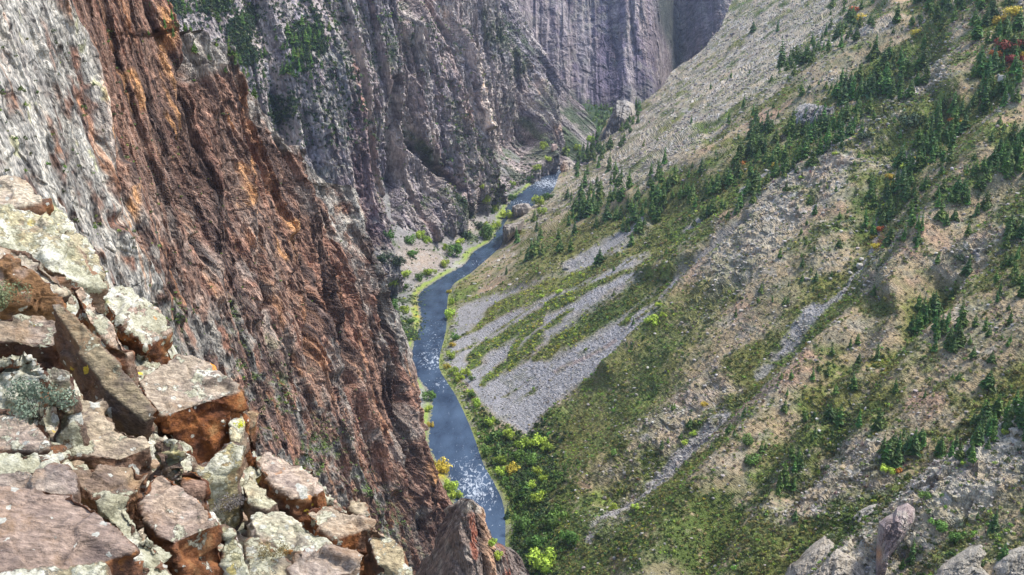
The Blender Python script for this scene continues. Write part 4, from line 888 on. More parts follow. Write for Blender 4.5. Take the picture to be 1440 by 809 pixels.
kinds = np.where((r_.random(sh) < .10+.25*(fbm(H['G']/50., 2, 205) > .2)), 2, kinds); kinds = np.where(r_.random(sh) < .035, 3, kinds)
kinds = np.where((H['rocky'] > .4) & (r_.random(sh) < .5), 5, kinds); kinds = np.where((H['veg'] < .3) & (r_.random(sh) < .35), 4, kinds)
kinds = np.where((H['gin'] > .3) & (H['fan'] > .5) & (r_.random(sh) < .45) & (H['U'] < 830), 3, kinds)
inb = (H['U'] < 1465) & (H['V'] > -30) & (H['V'] < 830)
wt = (H['veg']**1.3+.34*(1-H['scree']))*(1-.85*H['scree'])*(H['dr'] > 6)*(H['D']/900.)**.6*inb*(1-.3*H['rocky']*(H['veg'] < .5))*(1-.4*H['lowr'])
scatter('scrub', H['G'], 44000, wt, lambda p, r: r.uniform(.55, 1.5, len(p))*(1+.35*((p @ FWD) > 900)), kinds, SCRUB, M_LEAF, 5)
wb = (.25+H['veg'])*(1-H['scree'])*(H['dr'] > 20)*inb*(1-.6*(H['V'] < 260))*(H['D']/700.)**.3
scatter('scrub', H['G'], 3600, wb, lambda p, r: r.uniform(1.1, 2.3, len(p))*(.8+.3*r.random(len(p))), np.where(kinds == 5, 0, np.where(kinds == 4, 1, kinds)), [kitb((.05, .085, .022), 51, 110, .17, .8, 6), kitb((.12, .125, .036), 52, 110, .17, .8, 6), kitb((.12, .20, .035), 53, 110, .17, .9, 6), kitb((.28, .34, .04), 54, 110, .17, .8, 6)], M_LEAF, 55)
wt = (1-.6*H['veg'])*(.25+H['rocky'])*(1-H['fan'])*inb*(H['D']/900.)**.4*(H['dr'] > 3)
M_ROCKS = terrain_mat('loose_rock', .5, bdist=.1)
RK = [[rock_arrays(i, (.31, .29, .255)) for i in range(5)], [rock_arrays(9+i, (.22, .20, .175)) for i in range(4)]]
scatter('rubble', H['G'], 22000, wt, lambda p, r: (.3+r.random(len(p))**4*1.5)*np.clip((p @ FWD)/650., .7, 2.2), (r_.random(sh) < .4).astype(int), RK, M_ROCKS, 6, hue=.025)
wt = H['scree']*inb+.02*H['fan']
scatter('scree_rubble', H['G'], 9000, wt, lambda p, r: .25+r.random(len(p))**5*1.1, (r_.random(sh) < .6).astype(int), RK, M_ROCKS, 8, hue=.02)
# banks
bk_ = (H['dr'] > 1) & (H['dr'] < 13) & (H['V'] > 385)
scatter('bank_grass', H['G'], 2600, bk_*1.0, lambda p, r: r.uniform(.5, 1.3, len(p)), np.where(r_.random(sh) < .6, 0, 1), [kitb((.19, .25, .045), 11), kitb((.10, .15, .035), 12)], M_LEAF, 9)
bd_ = ((H['V'] > 575) & (H['V'] < 830) & (H['dr'] > 4) & (H['fan'] < .2))*(1-sstep(-30, 40, H['U']-785+50*H['n1']))
scatter('thicket', H['G'], 2600, bd_*(.15+blob(H['U'], H['V'], (745, 700), (50, 90))), lambda p, r: r.uniform(1.2, 2.6, len(p)), np.where(kn > 0, 0, 1), [kitb((.05, .08, .025), 13, 50), kitb((.085, .14, .03), 14, 50)], M_LEAF, 10, 1.2)
T = TG; sh2 = T['U'].shape
kt = np.where(r_.random(sh2) < .3, 1, 0); kt = np.where(r_.random(sh2) < .1, 2, kt)
scatter('scrub', T['G'], 5000, (T['veg']+.12)*(T['V'] < 480), lambda p, r: r.uniform(.8, 2.2, len(p)), kt, [kitb((.05, .075, .03), 15), kitb((.09, .14, .035), 16), kitb((.25, .30, .05), 17)], M_LEAF, 12)
B = BW; shb = B['U'].shape
scatter('scrub', B['G'], 5200, (B['veg']**1.2+.12*(B['V'] < 210))*(B['V'] > -30)*(B['V'] < 330)*(B['U'] > 200), lambda p, r: r.uniform(1.3, 3.4, len(p)), np.where(r_.random(shb) < .3, 1, 0), [kitb((.040, .068, .032), 18), kitb((.085, .13, .04), 19)], M_LEAF, 13, 1.3)
R = RC; shr = R['U'].shape
scatter('scrub', R['G'], 2600, R['veg']**1.5*(R['V'] < 830)*(R['U'] > 150)+.004*(R['V'] > 40)*(R['V'] < 800), lambda p, r: r.uniform(.3, .95, len(p)), np.where(r_.random(shr) < .4, 1, 0), [kitb((.06, .085, .03), 21), kitb((.12, .19, .04), 22)], M_LEAF, 14)
U_, V_, G_ = WD
fg = bpy.data.objects['canyon_floor'].data; _v = np.empty(len(fg.vertices)*3, F32); fg.vertices.foreach_get('co', _v); _v = _v.reshape(-1, 3)
scatter('woods', _v, 1100, (_v[:, 1] > 2085)*1.0, lambda p, r: r.uniform(5, 13, len(p)), (r_.random(len(_v)) < .25).astype(int), [[c[2:] for c in CONI[:4]], kitb((.09, .14, .04), 31)], M_LEAF, 31)
Uc, Vc, Gc, gc = CW
scatter('scrub', Gc, 2600, (gc+.05)*(Vc > -30)*(Vc < 330)*(Uc > 430), lambda p, r: r.uniform(1.2, 3.0, len(p)), np.where(r_.random(Uc.shape) < .3, 1, 0), [kitb((.05, .085, .035), 33), kitb((.12, .18, .045), 34)], M_LEAF, 35)
scatter('scrub', G_, 1500, (.05+blob(U_, V_, (710, 70), (20, 40))+blob(U_, V_, (720, 262), (50, 22)))*(V_ > -30), lambda p, r: r.uniform(1.5, 3.4, len(p)), np.where(r_.random(U_.shape) < .25, 1, 0), [kitb((.045, .07, .035), 23), kitb((.12, .17, .05), 24)], M_LEAF, 15)
# ================================================================== NEAR ROCK OUTCROP (the viewpoint ledge)
_pts = np.array([(0, 290, 9.5), (148, 405, 8.5), (250, 505, 8), (340, 600, 7.6), (460, 690, 7.2), (580, 830, 6.3), (-20, 830, 3.7), (300, 830, 4.9), (0, 560, 5.4)], float)
_A = np.linalg.lstsq(np.c_[np.ones(9), _pts[:, :2]], 1/_pts[:, 2], rcond=None)[0]
def dG(u, v): return 1/(_A[0]+_A[1]*np.asarray(u, float)+_A[2]*np.asarray(v, float))
M_FORE, nt, b = newmat('lichened_rock'); L = nt.links
at = N(nt, 'ShaderNodeAttribute', attribute_name='Tint'); la = N(nt, 'ShaderNodeAttribute', attribute_name='Lichen'); ru = N(nt, 'ShaderNodeAttribute', attribute_name='Rust')
g = N(nt, 'ShaderNodeNewGeometry'); pos = g.outputs['Position']
def noise(sc, det=6, ro=.6, vec=None, dist=0):
    n = N(nt, 'ShaderNodeTexNoise', Scale=sc, Detail=det, Roughness=ro, Distortion=dist); L.new(vec or pos, n.inputs['Vector']); return n.outputs[0]
def thr(x, a, b_): return ramp(nt, [(a, (0, 0, 0)), (b_, (1, 1, 1))], x).outputs[0]
def mth(op, a, b_):
    m = N(nt, 'ShaderNodeMath', operation=op)
    for i, x in enumerate((a, b_)):
        if isinstance(x, (int, float)): m.inputs[i].default_value = x
        else: L.new(x, m.inputs[i])
    return m.outputs[0]
nf = noise(26, 8, .7); nm = noise(6, 7, .62); nl = noise(2.2, 5, .6)
mp = N(nt, 'ShaderNodeMapping'); mp.inputs['Scale'].default_value = (1, 3.2, 3.2); mp.inputs['Rotation'].default_value = (.3, .5, .9); L.new(pos, mp.inputs[0]); ng = noise(16, 5, .6, mp.outputs[0])
c = mixc(nt, at.outputs['Color'], ramp(nt, [(.3, (.66, .64, .62)), (.7, (1.35, 1.32, 1.30))], nf).outputs[0], 1.0, 'MULTIPLY')
c = mixc(nt, c, ramp(nt, [(.35, (.52, .50, .49)), (.68, (1.4, 1.38, 1.36))], ng).outputs[0], .9, 'MULTIPLY')
c = mixc(nt, c, (.10, .075, .070), mth('MULTIPLY', thr(nm, .52, .66), .6))
c = mixc(nt, c, (.36, .22, .11), mth('MULTIPLY', thr(noise(3.7, 6, .65), .53, .64), .45))
# rust: orange / black stains on the broken faces
rc = ramp(nt, [(.34, (.040, .020, .014)), (.47, (.12, .045, .020)), (.58, (.25, .095, .03)), (.70, (.40, .23, .10))], mth('MULTIPLY_ADD', nm, .8) if False else nm).outputs[0]
rc = mixc(nt, rc, ramp(nt, [(.3, (.6, .6, .6)), (.7, (1.4, 1.35, 1.3))], nf).outputs[0], 1.0, 'MULTIPLY')
c = mixc(nt, c, rc, ru.outputs['Fac'])
# crustose lichens
lm = thr(mth('ADD', mth('MULTIPLY', noise(7.5, 9, .68), 1.0), mth('MULTIPLY', mth('SUBTRACT', la.outputs['Fac'], .38), .46)), .535, .56)
lcol = ramp(nt, [(.3, (.30, .29, .19)), (.5, (.47, .46, .34)), (.62, (.68, .66, .56)), (.75, (.42, .42, .18))], noise(5, 4, .6)).outputs[0]
lcol = mixc(nt, lcol, ramp(nt, [(.32, (.55, .55, .5)), (.6, (1.15, 1.15, 1.15))], noise(60, 4, .7)).outputs[0], 1.0, 'MULTIPLY')
c = mixc(nt, c, lcol, mth('MULTIPLY', lm, .88))
def spots(sc, r, keep, seed):
    mp_ = N(nt, 'ShaderNodeMapping'); mp_.inputs['Location'].default_value = (seed, seed*1.7, -seed); L.new(pos, mp_.inputs[0])
    ds = N(nt, 'ShaderNodeTexNoise', Scale=sc*3.5, Detail=4.0); L.new(mp_.outputs[0], ds.inputs['Vector'])
    ad = N(nt, 'ShaderNodeVectorMath', operation='MULTIPLY_ADD'); L.new(ds.outputs['Color'], ad.inputs[0]); ad.inputs[1].default_value = (.45/sc,)*3; L.new(mp_.outputs[0], ad.inputs[2])
    v = N(nt, 'ShaderNodeTexVoronoi', Scale=sc); L.new(ad.outputs[0], v.inputs['Vector'])
    s = N(nt, 'ShaderNodeSeparateColor'); L.new(v.outputs['Color'], s.inputs[0])
    rr = mth('MULTIPLY', mth('MAXIMUM', mth('SUBTRACT', s.outputs[0], 1-keep), 0), r/keep)
    return mth('LESS_THAN', v.outputs['Distance'], rr)
wl = ramp(nt, [(.35, (.36, .37, .31)), (.6, (.60, .60, .53))], noise(45, 4, .7)).outputs[0]
c = mixc(nt, c, wl, mth('MULTIPLY', spots(7.5, .34, .4, 3.1), .8))
c = mixc(nt, c, wl, mth('MULTIPLY', spots(17, .34, .4, 5.1), .8))
c = mixc(nt, c, (.70, .52, .05), mth('MULTIPLY', mth('MULTIPLY', spots(6.5, .30, .22, 8.3), .9), thr(nl, .42, .55)))
c = mixc(nt, c, (.72, .27, .02), mth('MULTIPLY', mth('MULTIPLY', spots(4.1, .30, .18, 14.3), .9), thr(noise(1.3, 2), .45, .55)))
L.new(c, b.inputs['Base Color']); b.inputs['Roughness'].default_value = .82; b.inputs['Specular IOR Level'].default_value = .25
hh = mth('ADD', mth('MULTIPLY', nf, .6), mth('ADD', mth('MULTIPLY', ng, .5), mth('MULTIPLY', lm, .35)))
bp = N(nt, 'ShaderNodeBump', Strength=.95, Distance=.045); L.new(hh, bp.inputs['Height']); L.new(bp.outputs[0], b.inputs['Normal'])

MAUVE = (.29, .235, .215); GREY = (.30, .28, .24); CREAM = (.46, .43, .35); PURP = (.26, .19, .195); BROWN = (.20, .155, .12)
def unit(v): v = np.array(v, float); return v/np.linalg.norm(v)
NT = unit((.36, -.12, .92))
def paint(V_, Nn, ntop, tint, side, rust, lich, patches=()):
    """rock kinds over a block: tops keep the weathered tint, broken sides are iron stained; extra traced patches"""
    td = Nn @ ntop; n1 = fbm(V_*2.3, 4, 51); n2 = fbm(V_*7., 4, 52); n3 = fbm(V_*20, 3, 53)
    top = sstep(.50, .72, td+.08*n2)
    C = np.broadcast_to(np.array(side, F32), V_.shape).copy(); C = C+(np.array(tint, F32)-C)*top[..., None]
    C = mix(C, np.array(tint)*.66+np.array((.02, .01, .03)), sstep(.1, .4, n1)*top*.6); C = mix(C, (.42, .36, .32), sstep(.12, .4, n2-.2*n1)*top*.45)
    R_ = (1-top)*rust*sstep(-.5, .0, n1+.3*n2+.3*(rust-.4)); Li = lich*(.55+.45*sstep(-.3, .3, n1))*(.55+.45*top)+.25*sstep(.1, .5, n2)*(lich > .3)
    return C, np.clip(R_, 0, 1), np.clip(Li, 0, 1)
def tess(P_all, vox, bev):
    bm = bmesh.new(); vs = [bm.verts.new(p) for p in P_all]
    r = bmesh.ops.convex_hull(bm, input=vs)
    junk = [x for x in r['geom_interior'] if isinstance(x, bmesh.types.BMVert)]+[v for v in bm.verts if not v.link_faces]
    bmesh.ops.delete(bm, geom=list(set(junk)), context='VERTS')
    bmesh.ops.dissolve_limit(bm, angle_limit=.06, verts=bm.verts[:], edges=bm.edges[:])
    bmesh.ops.bevel(bm, geom=bm.edges[:], offset=bev, segments=2, profile=.6, affect='EDGES', clamp_overlap=True)
    me = bpy.data.meshes.new('tmp'); bm.to_mesh(me); bm.free()
    o = bpy.data.objects.new('tmp', me); COL.objects.link(o)
    m = o.modifiers.new('r', 'REMESH'); m.mode = 'VOXEL'; m.voxel_size = vox; m.use_smooth_shade = True
    dg = bpy.context.evaluated_depsgraph_get(); ev = o.evaluated_get(dg); em = ev.to_mesh()
    nv = len(em.vertices); V_ = np.empty(nv*3, F32); em.vertices.foreach_get('co', V_); Nn = np.empty(nv*3, F32); em.vertices.foreach_get('normal', Nn)
    Q = np.empty(len(em.loops), np.int32); em.loops.foreach_get('vertex_index', Q)
    ok = all(p.loop_total == 4 for p in em.polygons)
    ev.to_mesh_clear(); bpy.data.objects.remove(o); bpy.data.meshes.remove(me)
    assert ok
    return V_.reshape(-1, 3), Nn.reshape(-1, 3), Q.reshape(-1, 4)
nblock = 0
def block(name, label, poly, ref=None, k=.95, n=None, ext=(0, .1, -1), h=.4, tint=MAUVE, side=(.17, .13, .10), rust=.8, lich=.4, rnd=.04, rough=1., group=None, cat='boulder', taper=.9, dz=None):
    """angular block: a traced top outline laid on its own plane in the scene, thickened into a solid and broken up"""
    global nblock; nblock += 1
    poly = np.array(poly, float); cen = poly.mean(0); ref = ref or tuple(cen)
    d0 = float(dG(*ref))*k if dz is None else dz; n = NT if n is None else unit(n)
    jr = np.random.default_rng(nblock+40); n = unit(n+jr.normal(0, .07, 3)); d0 *= 1+jr.uniform(-.02, .012); h = h*1.25; tint = tuple(np.array(tint)*(1.08, 1.08, .85)*jr.uniform(.86, 1.08))
    p0 = P(ref[0], ref[1], d0); R = rays(poly[:, 0], poly[:, 1]); t = (p0 @ n)/(R @ n)
    t = np.clip(t, d0*.80, d0*1.25); top = R*t[:, None]; c = top.mean(0)
    ext = unit(ext)*h; bot = c+(top-c)*taper+ext
    size = np.linalg.norm(top.max(0)-top.min(0))
    V_, Nn, Q = tess(np.concatenate([top, bot]).tolist(), d0*.0019, rnd*size*.28)
    V_ = V_+Nn*(rough*(.050*size**.5*fbm(V_*2.6, 3, 61+nblock)+.018*fbm(V_*13, 3, 62)+.004*vn(V_*40, 3)))[:, None]
    kk, ee, qq = blocks(V_*np.array([4.5, 4.5, 7], F32), nblock, 1.1); V_ = V_+Nn*(rough*.060*kk*sstep(0, .08, ee))[:, None]
    kk, ee, qq = blocks(V_*13, nblock+3, 1.1); V_ = V_+Nn*(rough*.014*kk*sstep(0, .12, ee))[:, None]
    C, Ru, Li = paint(V_, Nn, n, tint, side, rust, lich)
    org = c.copy(); me = raw_mesh(name, V_-org, Q, 4, C, True, dict(Rust=Ru, Lichen=Li)); me.materials.append(M_FORE)
    o = bpy.data.objects.new(name, me); COL.objects.link(o); o.location = org; tag(o, label, cat, group); return o
M_ROCKS2 = terrain_mat('loose_stone', .02, bdist=.004)
# ---- the bedrock ledge under the blocks
SIL = [(-300, 200), (-40, 285), (0, 292), (60, 304), (110, 335), (148, 410), (200, 440), (236, 480), (256, 520), (300, 540), (326, 570), (336, 640), (345, 668), (400, 655), (450, 690), (490, 725), (530, 745), (556, 775), (575, 810), (590, 850)]
su = np.array([a for a, b_ in SIL], float); sv = np.array([b_ for a, b_ in SIL], float)
cu_ = np.linspace(-300, 588, 700); rr_ = np.linspace(0, 1, 430)
VT = np.interp(cu_, su, sv); V = VT[None]+(860-VT[None])*rr_[:, None]; U = np.repeat(cu_[None], 430, 0)
G = P(U, V, dG(U, V)*1.075)
kk, ee, qq = blocks(G*np.array([2.2, 2.2, 3.2], F32), 5, 1.2); k2, e2, q2 = blocks(G*6.5, 8, 1.2); k3, e3, q3 = blocks(G*18, 9, 1.)
n1 = fbm(G*1.6, 4, 71); n2 = fbm(G*6, 4, 72)
G = G+(.20*kk*sstep(0, .2, ee)+.07*k2*sstep(0, .2, e2)+.022*k3*sstep(0, .2, e3)+.06*n1+.03*n2+.008*vn(G*35, 1))[..., None]*NT
C = np.broadcast_to(np.array((.33, .29, .22), F32), U.shape+(3,)).copy()
C = mix(C, (.22, .17, .13), sstep(-.1, .2, n1)); C = mix(C, (.38, .27, .17), sstep(.05, .3, n2)*.6); C = mix(C, (.40, .36, .29), (q2 > .6)*.6)
C = mix(C, (.36, .25, .14), pmask(U, V, [(120, 540), (200, 590), (210, 650), (120, 660), (90, 600)], 20)*.8)
C = mix(C, (.50, .47, .42), pmask(U, V, [(345, 700), (460, 740), (470, 780), (380, 800), (330, 760)], 18)*.7)
ru_ = (q3 > .8)*.6*sstep(0, .3, n2)+.5*sstep(.2, .4, n1)*(q2 < .3); li_ = .45+.4*sstep(-.3, .3, n2)
bkv = np.array([0.02, .10, -.16]); topb = [G[:1]+bkv*k**1.5*.8 for k in range(9, 0, -1)]
GB = np.concatenate(topb+[G], 0); f9 = lambda a: np.concatenate([np.repeat(a[:1], 9, 0), a], 0)
lg = link('rock_ledge', raw_mesh('rock_ledge', GB, grid_quads(*GB.shape[:2])[:, ::-1], 4, f9(C), True, dict(Rust=f9(ru_), Lichen=f9(li_))), M_FORE); tag(lg, kind='structure')

BL = [
 # name, label, outline, kwargs
 ('boulder', 'rounded pale boulder with an orange-brown right end, topmost on the ledge', [(-30, 250), (0, 246), (22, 243), (40, 250), (54, 264), (62, 277), (50, 282), (28, 288), (-30, 290)], dict(n=(.3, -.55, .8), h=.32, tint=(.44, .39, .38), rust=.9, lich=.15, rnd=.22, k=.97, ext=(.25, .1, -1))),
 ('rock_slab', 'long cream lichened slab running down from the topmost boulder', [(-30, 292), (20, 290), (62, 303), (76, 330), (112, 352), (128, 374), (145, 402), (118, 400), (80, 372), (40, 345), (-30, 330)], dict(n=(.5, -.35, .8), h=.7, tint=CREAM, side=(.36, .28, .20), rust=.55, lich=.75, rnd=.05)),
 ('boulder', 'white block perched on the edge of the cream slab', [(66, 303), (74, 298), (92, 298), (106, 316), (100, 326), (82, 325)], dict(n=(.4, -.5, .8), h=.25, tint=(.56, .54, .47), rust=.1, side=(.42, .40, .33), lich=.6, rnd=.12, k=.93)),
 ('boulder', 'small cream block with a rust spot on the right rim of the slab', [(84, 330), (110, 326), (126, 352), (146, 392), (130, 398), (102, 372), (86, 352)], dict(n=(.55, -.4, .75), h=.45, tint=(.47, .43, .35), rust=.7, lich=.55, k=.93)),
 ('rock_slab', 'pale arched slab over a brown hollow at the left edge', [(-30, 352), (0, 344), (40, 348), (62, 362), (78, 384), (100, 412), (92, 418), (64, 392), (40, 366), (8, 356), (-30, 362)], dict(n=(.45, -.35, .8), h=.10, tint=(.44, .40, .38), side=BROWN, lich=.3, k=.90, rust=.3)),
 ('boulder', 'brown iron-stained block in the hollow under the arched slab', [(-30, 368), (8, 360), (44, 372), (66, 398), (88, 426), (60, 432), (10, 420), (-30, 410)], dict(n=(.5, -.75, .5), h=.5, tint=(.17, .095, .055), rust=1, lich=.2, k=.93)),
 ('rock_slab', 'narrow pink slab between the cream slab and the white-lichened block', [(98, 398), (114, 400), (134, 420), (160, 455), (186, 492), (176, 498), (150, 480), (122, 448)], dict(n=(.5, -.4, .75), h=.35, tint=(.42, .34, .33), lich=.45, k=.93)),
 ('boulder', 'mauve block with a broad white lichen patch and orange broken end', [(142, 416), (166, 398), (184, 400), (200, 426), (222, 442), (244, 463), (204, 484), (178, 462), (150, 430)], dict(n=(.45, -.35, .82), h=.42, tint=(.40, .32, .31), rust=1, lich=.62, k=.92, ext=(.05, -.05, -1))),
 ('rock_slab', 'long leaning splinter slab, grey-brown and grained like old wood', [(72, 428), (84, 424), (112, 450), (140, 486), (168, 512), (196, 545), (218, 576), (222, 588), (206, 592), (180, 574), (150, 548), (124, 512), (100, 474)], dict(n=(.05, -.75, .66), h=.22, tint=(.25, .21, .17), side=(.14, .11, .09), rust=.4, lich=.3, k=.85, rnd=.02, rough=.45, ext=(-.3, .3, -1))),
 ('rock_slab', 'flat mauve slab with bright orange lichen at the left edge', [(-30, 452), (20, 440), (62, 440), (88, 458), (98, 474), (74, 486), (30, 478), (-30, 476)], dict(n=(.2, -.3, .93), h=.28, tint=MAUVE, side=(.10, .065, .055), rust=.5, lich=.45, k=.92)),
 ('boulder', 'dark greenish blunt stone above the sagebrush', [(64, 520), (78, 512), (98, 520), (100, 545), (90, 562), (72, 560), (62, 540)], dict(n=(.2, -.9, .4), h=.35, tint=(.16, .155, .13), rust=.3, lich=.35, k=.88)),
 ('boulder', 'lichen-crusted rubbly block at the left edge above the sagebrush', [(-30, 496), (10, 490), (46, 494), (60, 512), (58, 545), (20, 560), (-30, 556)], dict(n=(.2, -.8, .5), h=.4, tint=(.24, .20, .15), rust=.7, lich=.75, k=.90, rough=1.8)),
 ('boulder', 'largest block, mauve top with a sheer rust-red face', [(195, 540), (214, 518), (246, 502), (272, 503), (300, 512), (318, 534), (334, 550), (316, 556), (288, 566), (260, 572), (233, 584), (224, 582), (206, 560)], dict(n=(.30, -.28, .92), h=.62, tint=(.40, .34, .33), rust=1, lich=.35, k=.89, ext=(.16, .12, -1), rnd=.02, taper=.95)),
 ('boulder', 'cream lichened stone against the right side of the largest block', [(318, 560), (334, 550), (345, 572), (344, 598), (336, 622), (322, 618)], dict(n=(.6, -.5, .6), h=.3, tint=(.50, .46, .38), rust=.3, lich=.7, k=.91, rough=.5)),
 ('boulder', 'thin red-sided flake standing at the right rim of the outcrop', [(336, 543), (341, 541), (352, 562), (354, 578), (344, 578), (338, 560)], dict(n=(.2, -.9, .4), h=.2, tint=(.22, .10, .07), rust=.9, lich=.1, k=.93)),
 ('boulder', 'small cream knob with a rusty tip sticking out to the right', [(336, 584), (346, 580), (360, 580), (361, 596), (352, 604), (340, 600)], dict(n=(.3, -.7, .6), h=.18, tint=(.42, .30, .22), rust=.8, lich=.2, k=.91, rnd=.15)),
 ('boulder', 'cream speckled foot stone below the rust-red face', [(278, 662), (300, 640), (326, 622), (336, 640), (332, 656), (306, 670), (286, 680)], dict(n=(.3, -.75, .6), h=.35, tint=(.48, .44, .30), rust=.2, lich=.6, k=.93)),
 ('boulder', 'lichen-crusted crumbly stone left of the rust-red face', [(212, 622), (226, 612), (246, 618), (256, 640), (262, 664), (246, 676), (226, 660), (212, 644)], dict(n=(.2, -.7, .7), h=.3, tint=(.40, .38, .28), rust=.5, lich=.85, k=.92, rough=1.6)),
 ('boulder', 'small glossy rust block under the crumbly stone', [(252, 658), (272, 656), (288, 664), (288, 684), (272, 692), (254, 686)], dict(n=(.2, -.8, .5), h=.25, tint=(.24, .10, .035), rust=1, lich=.1, k=.92)),
 ('rock_slab', 'pale cracked slab in the middle, beside the foot of the splinter', [(66, 606), (100, 590), (130, 586), (160, 606), (206, 612), (212, 628), (170, 646), (120, 640), (78, 634)], dict(n=(.25, -.25, .93), h=.16, tint=(.40, .34, .31), rust=.4, lich=.45, k=.96)),
 ('rock_slab', 'small upturned mauve flake above the pale cracked slab', [(84, 560), (112, 556), (136, 572), (146, 588), (118, 598), (92, 592)], dict(n=(.3, -.4, .85), h=.14, tint=(.34, .29, .26), rust=.4, lich=.35, k=.95)),
 ('rock_slab', 'mauve slab with a curved dark joint on its right, at the left edge', [(-30, 576), (10, 572), (38, 588), (56, 612), (66, 634), (40, 632), (-30, 628)], dict(n=(.25, -.3, .92), h=.3, tint=(.36, .30, .29), rust=.4, lich=.4, k=.93)),
 ('rock_slab', 'white and yellow lichened step at the left edge', [(-30, 640), (10, 634), (50, 634), (76, 650), (84, 664), (40, 664), (-30, 668)], dict(n=(.2, -.3, .93), h=.2, tint=(.42, .39, .36), rust=.4, lich=.8, k=.94)),
 ('rock_slab', 'thin mauve slab lying on the largest purple slab', [(-30, 668), (20, 664), (60, 664), (92, 676), (106, 688), (100, 696), (78, 700), (30, 684), (-30, 686)], dict(n=(.25, -.25, .93), h=.12, tint=(.33, .28, .29), rust=.3, lich=.25, k=.925)),
 ('rock_slab', 'largest purple slab filling the lower left corner', [(-30, 694), (24, 682), (78, 690), (104, 690), (130, 706), (152, 730), (172, 754), (186, 776), (150, 790), (90, 800), (-30, 830)], dict(n=(.28, -.28, .92), h=.42, tint=(.31, .24, .245), side=BROWN, rust=.8, lich=.12, k=.905, rnd=.02, rough=.7)),
 ('rock_slab', 'brown streaked slab between the purple slab and the rust-fronted block', [(98, 660), (140, 654), (190, 654), (214, 660), (196, 690), (172, 700), (130, 697), (112, 684)], dict(n=(.3, -.3, .9), h=.2, tint=(.30, .23, .19), rust=.5, lich=.3, k=.95, rnd=.02)),
 ('boulder', 'mauve-topped block with a rust and grey front in the lower middle', [(196, 690), (214, 664), (248, 672), (280, 706), (308, 736), (286, 742), (262, 750), (244, 764), (222, 752), (200, 726)], dict(n=(.32, -.3, .9), h=.5, tint=(.34, .27, .26), rust=.85, lich=.35, k=.90, ext=(.1, .05, -1), rnd=.02)),
 ('boulder', 'grey-green lichened wedge right of the rust and grey front', [(312, 742), (324, 748), (342, 778), (352, 815), (330, 830), (316, 800)], dict(n=(.4, -.8, .45), h=.3, tint=(.33, .32, .25), rust=.5, lich=.75, k=.93)),
 ('rock_slab', 'narrow lichened rib between the purple slab and the lower middle block', [(130, 700), (176, 702), (200, 740), (226, 780), (240, 830), (214, 830), (192, 790), (160, 740)], dict(n=(.3, -.4, .85), h=.25, tint=(.38, .34, .25), rust=.4, lich=.8, k=.95, rough=1.5)),
 ('boulder', 'dark rusty wedge under the right corner of the purple slab', [(150, 792), (186, 778), (190, 792), (184, 830), (140, 830)], dict(n=(.2, -.85, .45), h=.3, tint=(.20, .11, .06), rust=.9, lich=.35, k=.92)),
 ('boulder', 'pale lichened slab edge along the bottom left corner', [(-30, 830), (40, 806), (90, 804), (146, 796), (150, 850), (-30, 860)], dict(n=(.2, -.5, .85), h=.3, tint=(.42, .38, .30), rust=.4, lich=.8, k=.90)),
 ('rock_slab', 'mauve slab with a small dark red end at the top of the right arm', [(356, 650), (374, 638), (400, 642), (424, 656), (444, 672), (458, 688), (440, 700), (410, 702), (384, 684)], dict(n=(.35, -.25, .9), h=.26, tint=(.42, .34, .33), rust=.9, lich=.3, k=.94, rnd=.02)),
 ('boulder', 'little lichened crest stone at the head of the mauve slab', [(354, 644), (362, 636), (376, 634), (392, 638), (380, 644), (364, 650)], dict(n=(.3, -.5, .8), h=.18, tint=(.46, .43, .36), rust=.2, lich=.8, k=.98, rnd=.12)),
 ('boulder', 'lichened rim stones behind the dark red end', [(404, 650), (420, 648), (448, 668), (466, 690), (474, 706), (460, 702), (440, 680)], dict(n=(.4, -.4, .8), h=.26, tint=(.44, .42, .34), rust=.4, lich=.85, k=.985, rough=1.8)),
 ('rock_slab', 'grey slab with orange specks between the two brush cushions', [(338, 680), (352, 672), (376, 690), (394, 706), (376, 716), (350, 708)], dict(n=(.3, -.3, .9), h=.14, tint=(.40, .39, .35), rust=.3, lich=.5, k=.95)),
 ('rock_slab', 'broad whitish slab across the right arm', [(350, 722), (392, 716), (424, 736), (460, 752), (466, 768), (440, 778), (400, 772), (360, 752)], dict(n=(.3, -.25, .92), h=.16, tint=(.54, .52, .49), side=(.36, .33, .28), rust=.2, lich=.6, k=.95, rnd=.06)),
 ('boulder', 'small rounded stone on the rim of the right arm', [(488, 714), (492, 705), (504, 703), (514, 712), (520, 724), (506, 726)], dict(n=(.3, -.6, .7), h=.16, tint=(.42, .36, .32), rust=.7, lich=.4, k=.97, rnd=.15)),
 ('boulder', 'long block with a glowing orange-brown front at the right end', [(428, 718), (452, 706), (488, 716), (516, 732), (528, 742), (514, 738), (480, 742), (466, 756), (448, 742)], dict(n=(.3, -.25, .92), h=.55, tint=(.42, .35, .33), rust=1, lich=.35, k=.92, ext=(.18, .0, -1), rnd=.02)),
 ('boulder', 'sloping end boulder with yellowish lichen and rusty foot', [(514, 736), (532, 740), (552, 756), (566, 775), (572, 800), (580, 840), (548, 840), (534, 800), (520, 765)], dict(n=(.55, -.5, .65), h=.5, tint=(.42, .36, .29), rust=.8, lich=.6, k=.94)),
 ('boulder', 'mauve square-cornered block on the bottom edge at the right', [(404, 800), (432, 774), (462, 772), (500, 780), (506, 796), (484, 812), (462, 826), (420, 826)], dict(n=(.25, -.3, .92), h=.4, tint=(.35, .30, .32), side=(.34, .26, .19), rust=.45, lich=.25, k=.89, rnd=.02)),
 ('rock_slab', 'pale cracked ground slab on the bottom edge', [(346, 764), (380, 764), (404, 782), (430, 800), (420, 850), (356, 850)], dict(n=(.25, -.25, .93), h=.14, tint=(.44, .41, .37), rust=.3, lich=.6, k=.955)),
]
